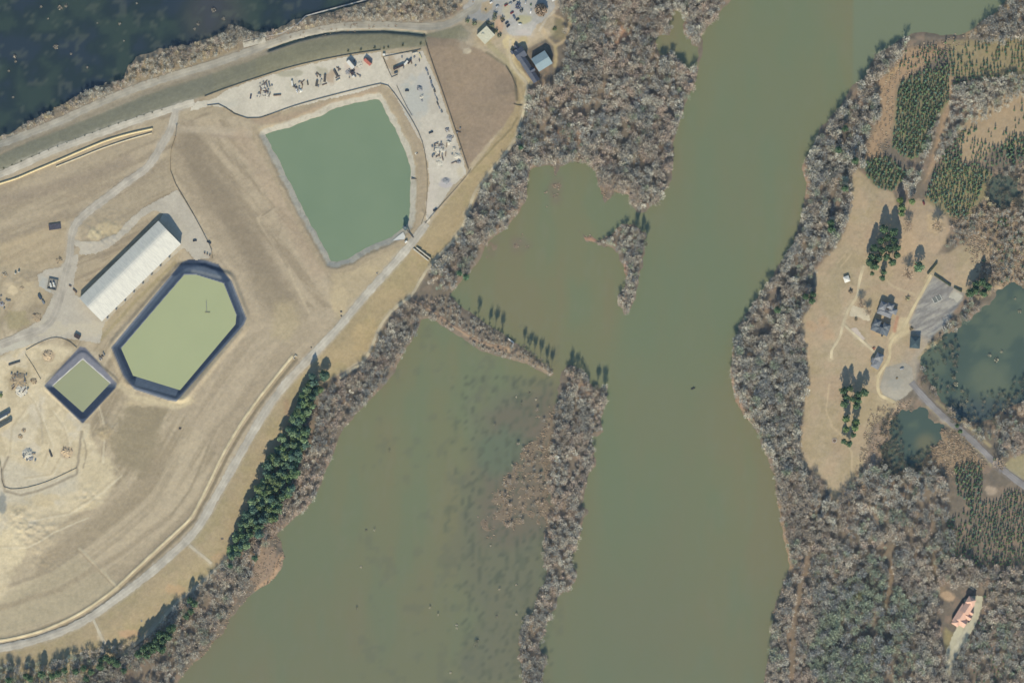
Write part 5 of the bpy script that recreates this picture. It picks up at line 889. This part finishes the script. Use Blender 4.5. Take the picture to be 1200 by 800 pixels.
container(431,73,-42,10,4,2.8,m_red,'faded red container in the gravel yard'); container(432.2,71.3,-42,9.5,1.4,3.4,m_drk,'dark narrow container against the red one')
container(411,76,-50,11,4,3,m_white,'white container in the middle of the equipment cluster'); container(413.5,73.5,-50,11,1.8,3.6,m_navy,'long navy container beside the white one'); container(413,86,20,4,3,2.2,m_drk,'short dark container below the white one'); container(414,90,35,3,2,1.6,m_white,'tiny white box at the foot of the cluster')
container(467,79,24,13,2.2,2.6,m_drk,'long dark brown container in the corner of the gravel lot'); container(464,85.5,20,4,1.6,1.4,m_navy,'small blue-grey skid below the dark brown container'); container(342.5,98,-82,6,1.8,2.2,m_white,'slim white box in the gravel yard','storage_box'); container(476,74,50,6,2.2,2.4,m_white,'white box beside the dark brown container'); container(480,73,50,6,1.6,2.8,m_drk,'dark box beside the white box in the lot corner')
container(450,64.5,0,3,2.4,2.2,m_white,'tiny white hut at the corner of the gravel yard'); container(492.5,66,-70,6,1.4,1.2,pmat('straw_box', (206,200,160)),'straw-coloured rack at the top of the gravel lot','pipe_rack'); container(64.5,265.5,8,14,7,1.3,m_tarp,'dark tarpaulin-covered stack in the west field','covered_stack'); container(91,394,-30,7,4.6,2.6,m_drk,'dark brown container at the corner of the barn yard')
container(3,487,30,20,3.4,3,m_navy,'upper of two long dark trailers at the west edge','long_trailer'); container(5,496.5,30,20,3.4,3,pmat('dark_green_trailer', (84,92,92)),'lower of two long dark trailers at the west edge','long_trailer'); container(1,491,30,18,1.6,2,m_white,'white pipe rack between the long trailers','pipe_rack')
for k, (u, v) in enumerate([(240,297),(243,298.2),(246,299.6)]): 
    e = empty('tank', Vector(W(u, v))+Vector((0,0,.07))); tag(e, 'small dark tank in the row above the large lined pond', 'tank', 'row of small tanks'); MB().tube((0,0,0), (0,0,2), .8, .8, 12).build('shell', m_rust, e); MB().tube((0,0,2), (0,0,2.3), .8, .2, 12).build('lid', m_rust, e)
# walled tank enclosure
en = empty('tank_enclosure', Vector(W(62, 333))+Vector((0,0,.08)), R(-12+90)); tag(en, 'dark square bund wall enclosing the two white tanks', 'bund wall'); mb = MB(); mb.box(-6.5, 6.5, 4.6, 5.6, 0, 1.7).box(-6.5, 6.5, -5.6, -4.6, 0, 1.703).box(-6.5, -5.5, -4.6, 4.6, 0, 1.706).box(5.5, 6.5, -4.6, 4.6, 0, 1.709); mb.build('bund_wall', pmat('bund_concrete', (112,112,106)), en); MB().box(-5.5, 5.5, -4.6, 4.6, 0, .15).build('bund_floor', pmat('bund_floor', (150,150,146)), en)
for (u, v, lb) in ((60,334,'left white horizontal tank inside the bund wall'), (63.6,333.3,'right white horizontal tank inside the bund wall'), (18.5,320.5,'white tank left of its pair on the sand'), (22.5,318.5,'white tank right of its pair on the sand')):
    e = empty('storage_tank', Vector(W(u, v))+Vector((0,0,.2)), R(105)); tag(e, lb, 'tank'); L_ = 5 if u > 40 else 1.2; MB().tube((-L_/2,0,1.4), (L_/2,0,1.4), 1.1, 1.1, 14).build('shell', m_white, e); MB().box(-L_/2+.3, -L_/2+.7, -1, 1, 0, .9).build('saddle', m_steel, e); MB().box(L_/2-.7, L_/2-.3, -1, 1, 0, .9).build('saddle', m_steel, e); MB().tube((0,0,2.4), (0,0,2.8), .35, .35, 8).build('hatch', m_steel, e)
container(47,348,-60,6,2.6,1.9,m_navy,'dark pump skid left of the tank enclosure','pump_skid'); container(51,354,-60,5,2,1.5,m_steel,'grey pump skid below the dark one','pump_skid'); container(88,341,-45,6,1.4,1.4,m_rust,'rusty skid beside the barn corner','pump_skid'); container(82.5,335,-30,3,1.4,1.1,m_rust,'tiny rusty skid near the barn corner','pump_skid')
# stacks of pipe, pallets, debris heaps
def pipes(u, v, ang, n, L_, mat, label, r=.3):
    e = MB(); k = 0; row = n
    lay = 0
    while row > 0 and k < 24:
        for q in range(row): e.tube((-L_/2, (q-row/2)*2*r, r+lay*r*1.75), (L_/2, (q-row/2)*2*r, r+lay*r*1.75), r*.96, r*.96, 8); k += 1
        row -= 1; lay += 1
        if lay > 2: break
    return put('pipe_stack', label, 'pipe stack', u, v, ang, e, mat, None)
m_pip = pmat('blue_grey_pipe', (130,138,152), .6); m_pd = pmat('dark_pipe', (92,90,88), .7)
for i, a in enumerate([(361,97.5,-80,3,5,m_pd,'thin dark pipe bundle in the gravel yard'),(371,98,80,5,7,m_pd,'dark pipe stack left of the tan patch'),(376,97,80,4,7,m_conc,'pale pipe stack beside the dark one'),(380.5,92,85,5,9,m_pd,'long dark pipe stack touching the tan patch'),(394,86,-62,5,9,m_pd,'dark pipe stack at the east side of the tan patch'),(396,94,30,4,5,m_conc,'pale pipe stack below the east dark stack'),(325,111.5,5,3,9,m_rust,'long rusty pipes lying in the gravel yard'),(313,100,-75,3,6,m_steel,'grey pipes beside the ring of parts'),(316,99,-75,3,6,m_steel,'second grey pipe row beside the ring of parts'),(346,102,-30,4,6,m_pd,'dark pipes beside the white pickup'),(17,425,18,4,14,m_pd,'long curved dark pipe row on the sand'),(60,531,-70,4,8,m_pd,'dark pipe stack on the sand works floor'),(486,62,15,4,6,m_conc,'pale rack of pipes at the top of the gravel lot')]): pipes(*a)
for i in range(11):
    t_ = i/10; u = 501.5+(517.5-501.5)*t_; v = 82+(131-82)*t_; pipes(u+random.uniform(-1.6, .6), v, -72+random.uniform(-14, 14), random.choice((2, 3, 4)), random.uniform(2.6, 4.2), (m_pip, m_steel, m_pd)[i % 3], ['northernmost','second','third','fourth','fifth','sixth','seventh','eighth','ninth','tenth','southernmost'][i]+' pipe stack in the row along the dark fence')
def heap(u, v, r, n, h_, mat, label, name='debris_heap', seed=0, ry=None):
    """an uneven mound with chunks lying on it: one mesh for the mound, chunks as a part"""
    rg = random.Random(seed+int(u*7+v)); e = empty(name, W(u, v), rg.uniform(0, 3)); tag(e, label, name.split('_')[-1])
    mb = MB(); K = 14; rings = [(0, 1)]; vs = [(0, 0, h_)]; fs = []
    for ri, (fr, fh) in enumerate([(.35,.85),(.7,.4),(1,-.1)]):
        for k in range(K): a = 2*math.pi*k/K; q = fr*r*(1+rg.uniform(-.22, .22)); vs.append((q*math.cos(a), q*math.sin(a)*((ry or r)/r), h_*fh*(1+rg.uniform(-.4, .4)) if fh > 0 else -.2))
    for k in range(K): fs.append((0, 1+k, 1+(k+1) % K)); [fs.append((1+j*K+k, 1+(j+1)*K+k, 1+(j+1)*K+(k+1) % K, 1+j*K+(k+1) % K)) for j in (0, 1)]
    mb.add(vs, fs).build('mound', mat, e); mb = MB()
    for k in range(n):
        a = rg.uniform(0, 6.28); q = r*math.sqrt(rg.uniform(0, 1)); x, y = q*math.cos(a), q*math.sin(a)*((ry or r)/r); s = rg.uniform(.25, .9); z = h_*max(0, 1-q/r)*.6
        mb.box(x-s, x+s, y-s*.4, y+s*.4, z, z+s*.9, rg.uniform(0, 3.1), (x, y))
    mb.build('rubble', rg.choice((m_steel, m_pd, m_conc, m_rust)), e); return e
m_sand = pmat('sand_heap', (196,176,146), .95, 0, .2, 1); m_grv = pmat('gravel_heap', (150,152,156), .95, 0, .25, 1); m_soil = pmat('soil_heap', (166,150,124), .95, 0, .25, 1); m_pale = pmat('pale_heap', (204,200,186), .95, 0, .2, 1)
for a in [(57,416,6.5,26,1.6,m_sand,'brown rubble heap on the sand patch'),(22,446,11,40,1.8,m_soil,'big brown heap of scrap on the sand works'),(25,457,8,24,1.2,m_pale,'pale heap just below the big brown heap'),(40,446,4,8,1,m_soil,'small brown heap right of the big one'),(33,532,7,18,2.2,m_pale,'grey heap with dark blocks near the sand works kerb'),(36,536,4,12,1.6,m_grv,'small grey heap touching the grey blocks'),(78,529,7.5,30,1.6,m_sand,'round pinkish rubble heap in the sand works corner'),(28,504,3,3,.8,m_soil,'tiny heap below the long trailers'),(24,511,3.4,3,.9,m_soil,'low oval heap in the middle of the sand works'),(43,372,6,10,1,m_soil,'striped low heap north of the barn road'),(70,305,4.5,10,.9,m_soil,'brown heap left of the haul road'),(6,322,4,10,1.2,m_soil,'dark heap at the north west of the sand'),(26,337,3,4,.8,m_soil,'small dark heap on the tan sand'),(2,356,3.4,8,1,m_grv,'grey heap at the west edge'),(309,102,6.5,20,.7,m_pale,'ring of grey parts around pale gravel in the yard'),(312,111,4.5,16,.5,m_pale,'scatter of small parts in the yard'),(303.5,111.5,3,10,.6,m_pale,'dark tyre-like heap left of the scattered parts'),(352,106,3,3,1.8,m_white,'white domed heap in the yard'),(408,85,3.6,10,1,m_grv,'grey heap at the white container end'),(421,76,5,16,.7,m_pale,'scatter of dark blocks between the containers'),(492,104,4,6,2,m_grv,'blue-grey gravel heap, larger of two'),(494,113,3,4,1,m_pale,'low pale heap below the blue-grey heap'),(494.5,118,1.8,4,.8,m_grv,'smallest heap in the grey patch'),(524,152,3,6,1.4,m_grv,'grey heap beside the fence, upper of two'),(527,161.5,4,8,1.6,m_grv,'grey heap beside the fence, lower of two'),(526,167,3.6,2,1.6,m_pale,'clean pale heap beside the fence'),(515,176,7.5,34,1.2,m_pale,'large heap of pale rubble near the south of the lot'),(517,171,2.6,8,1.6,m_grv,'dark heap on the north edge of the rubble'),(532,174,2.4,6,1.2,m_pale,'small heap beside the fence below the pale one'),(536,183,4.5,18,1.2,m_pale,'scattered white rubble at the fence corner'),(537.5,189.5,3,8,1.6,m_grv,'dark heap at the south east corner of the lot'),(523,212,4.5,2,1.1,m_grv,'dark gravel heap alone near the foot of the lot'),(488,180,2,4,.4,m_pale,'tiny scatter at the west lot edge'),(515,190,6,10,.6,m_pale,'low pale mound at the bottom of the rubble'),(118,420,2.4,8,.8,m_grv,'small dark heap between the two lined ponds'),(120,417,1.4,4,1.2,m_pd,'dark blocks between the two lined ponds'),(393,300,3,8,.7,m_grv,'dark rock heap at the south tip of the reservoir'),(518,313,4,16,.9,m_pale,'white rubble in the clearing beside the towpath'),(521,310,2.4,8,.6,m_pale,'small white rubble just above the clearing rubble'),(270,631,1.4,2,.5,m_pale,'tiny white pile on the tan slope'),(260,631,1.2,3,.5,m_pale,'tiny white marker pile west of the path'),(166,727,1.2,3,.5,m_pale,'tiny white pile north of the pine shadow'),(442,320,1.2,3,.8,m_pd,'tiny dark pile above the dyke road'),(400,365,1.4,3,.8,m_pd,'dark pile west of the dyke road bend'),(400,370,1.0,3,.8,m_pd,'smaller dark pile just below another'),(211,502,1.6,4,1.2,m_pd,'lone dark pile in the south field'),(365,407,1,3,.8,m_pd,'tiny dark pile near the end of the berm')]: heap(*a)
crate_p = empty('pallet_stack', (0,0,0)); MB().box(-.9,.9,-.7,.7,.15,1.1).build('load', m_steel, crate_p); MB().box(-1,1,-.8,.8,0,.15).build('pallet', m_wood, crate_p)
drum_p = empty('drum', (0,0,0)); MB().tube((0,0,0), (0,0,1.3), .6, .6, 12).build('shell', m_navy, drum_p); MB().tube((0,0,1.3), (0,0,1.36), .52, .5, 12).build('lid', m_rust, drum_p)
beam_p = empty('beam_bundle', (0,0,0)); MB().box(-3,3,-.5,-.1,.2,.7).box(-3,3,.1,.5,.2,.7).build('beam', m_rust, beam_p); MB().box(-2,-1.7,-.7,.7,0,.2).box(1.7,2,-.7,.7,0,.2).build('bearer', m_wood, beam_p)
first = set()
for (u0, u1, v0, v1, n, where) in [(303,319,95,115,16,'at the west end of the gravel yard'),(345,355,95,109,9,'around the white pickup in the gravel yard'),(370,383,87,102,9,'among the pipe stacks of the gravel yard'),(391,398,80,98,6,'on the tan patch edge in the gravel yard'),(403,422,70,92,10,'around the white and navy containers'),(506,524,166,186,18,'on the pale rubble in the gravel lot'),(528,540,150,192,9,'by the fence at the south of the gravel lot'),(12,34,434,462,14,'on the big brown heap of the sand works'),(28,42,526,540,8,'beside the grey heap of the sand works'),(0,14,345,362,6,'at the west edge above the barn road'),(470,492,62,80,8,'in the brown corner of the gravel lot'),(117,124,412,424,4,'between the two lined ponds')]:
    for q in range(n):
        i = random.choice((0, 0, 1, 2)); src = (crate_p, drum_p, beam_p)[i]; o = src if i not in first else copy_tree(src); first.add(i)
        o.location = Vector(W(random.uniform(u0, u1), random.uniform(v0, v1)))+Vector((0,0,.12+(.5 if 'heap' in where or 'rubble' in where else 0))); o.rotation_euler.z = random.uniform(0, 3.1)
        tag(o, ('small loaded pallet','dark blue drum','rusty pair of beams')[i]+' '+where, ('pallet','drum','beams')[i], ('pallets','drums','beams')[i]+' '+where)
# boat on the river, buoy
bt = empty('small_boat', W(812.5, 455, 0.05), R(20)); tag(bt, 'tiny dark motor boat alone in the middle of the river', 'boat'); hull = [(-2.4,-.8),(1,-.85),(2.6,0),(1,.85),(-2.4,.8)]
MB().prism(hull, -.2, .6).build('hull', m_black, bt); MB().box(-.4, .5, -.5, .5, .6, 1.5).build('console', m_pd, bt); MB().box(-2.9, -2.4, -.25, .25, 0, 1.1).build('outboard_motor', m_drk, bt)
# ------------------------------------------------------------------ light, sky, camera
EL, AZ = 35.0, 186.0            # sun a little west of south
w = bpy.data.worlds.new('World'); scn.world = w; w.use_nodes = True; t = w.node_tree; bg = t.nodes['Background']; sky = t.nodes.new('ShaderNodeTexSky'); sky.sky_type = 'NISHITA'; sky.sun_disc = False; sky.sun_elevation = R(EL); sky.sun_rotation = R(AZ); sky.air_density = 1.2; sky.dust_density = 0.0; sky.ozone_density = 4.0
t.links.new(sky.outputs['Color'], bg.inputs['Color']); bg.inputs['Strength'].default_value = .13
sd_ = bpy.data.lights.new('sun', 'SUN'); sd_.energy = 4.0; sd_.angle = R(.53); sd_.color = (1, .93, .79); so = bpy.data.objects.new('sun', sd_); COL.objects.link(so)
d = Vector((math.sin(R(AZ))*math.cos(R(EL)), math.cos(R(AZ))*math.cos(R(EL)), math.sin(R(EL)))); so.rotation_euler = d.to_track_quat('Z', 'Y').to_euler()
hb = MB().box(-3900, 3900, -3900, 3900, -3.4, 6040); hm_ = bpy.data.materials.new('air'); hm_.use_nodes = True; ht = hm_.node_tree; ht.nodes.remove(ht.nodes['Principled BSDF'])
pv = ht.nodes.new('ShaderNodeVolumePrincipled'); pv.inputs['Color'].default_value = (.55, .78, 1, 1); pv.inputs['Density'].default_value = 3.0e-6; ht.links.new(pv.outputs['Volume'], ht.nodes['Material Output'].inputs['Volume'])
tag(hb.build('haze', hm_), 'thin bluish air over the whole landscape', None, None, 'stuff')
cd = bpy.data.cameras.new('camera'); cam = bpy.data.objects.new('camera', cd); COL.objects.link(cam); cam.location = (0, 0, 6003); cam.rotation_euler = (0, 0, 0); cd.sensor_fit = 'HORIZONTAL'; cd.angle = 2*math.atan(600/6000); cd.clip_start = 10; cd.clip_end = 30000; scn.camera = cam
vs_ = scn.view_settings; vs_.view_transform = 'Standard'; vs_.look = 'None'; vs_.gamma = 1; vs_.exposure = .72; vs_.use_curve_mapping = False
print('done', len(scn.objects))
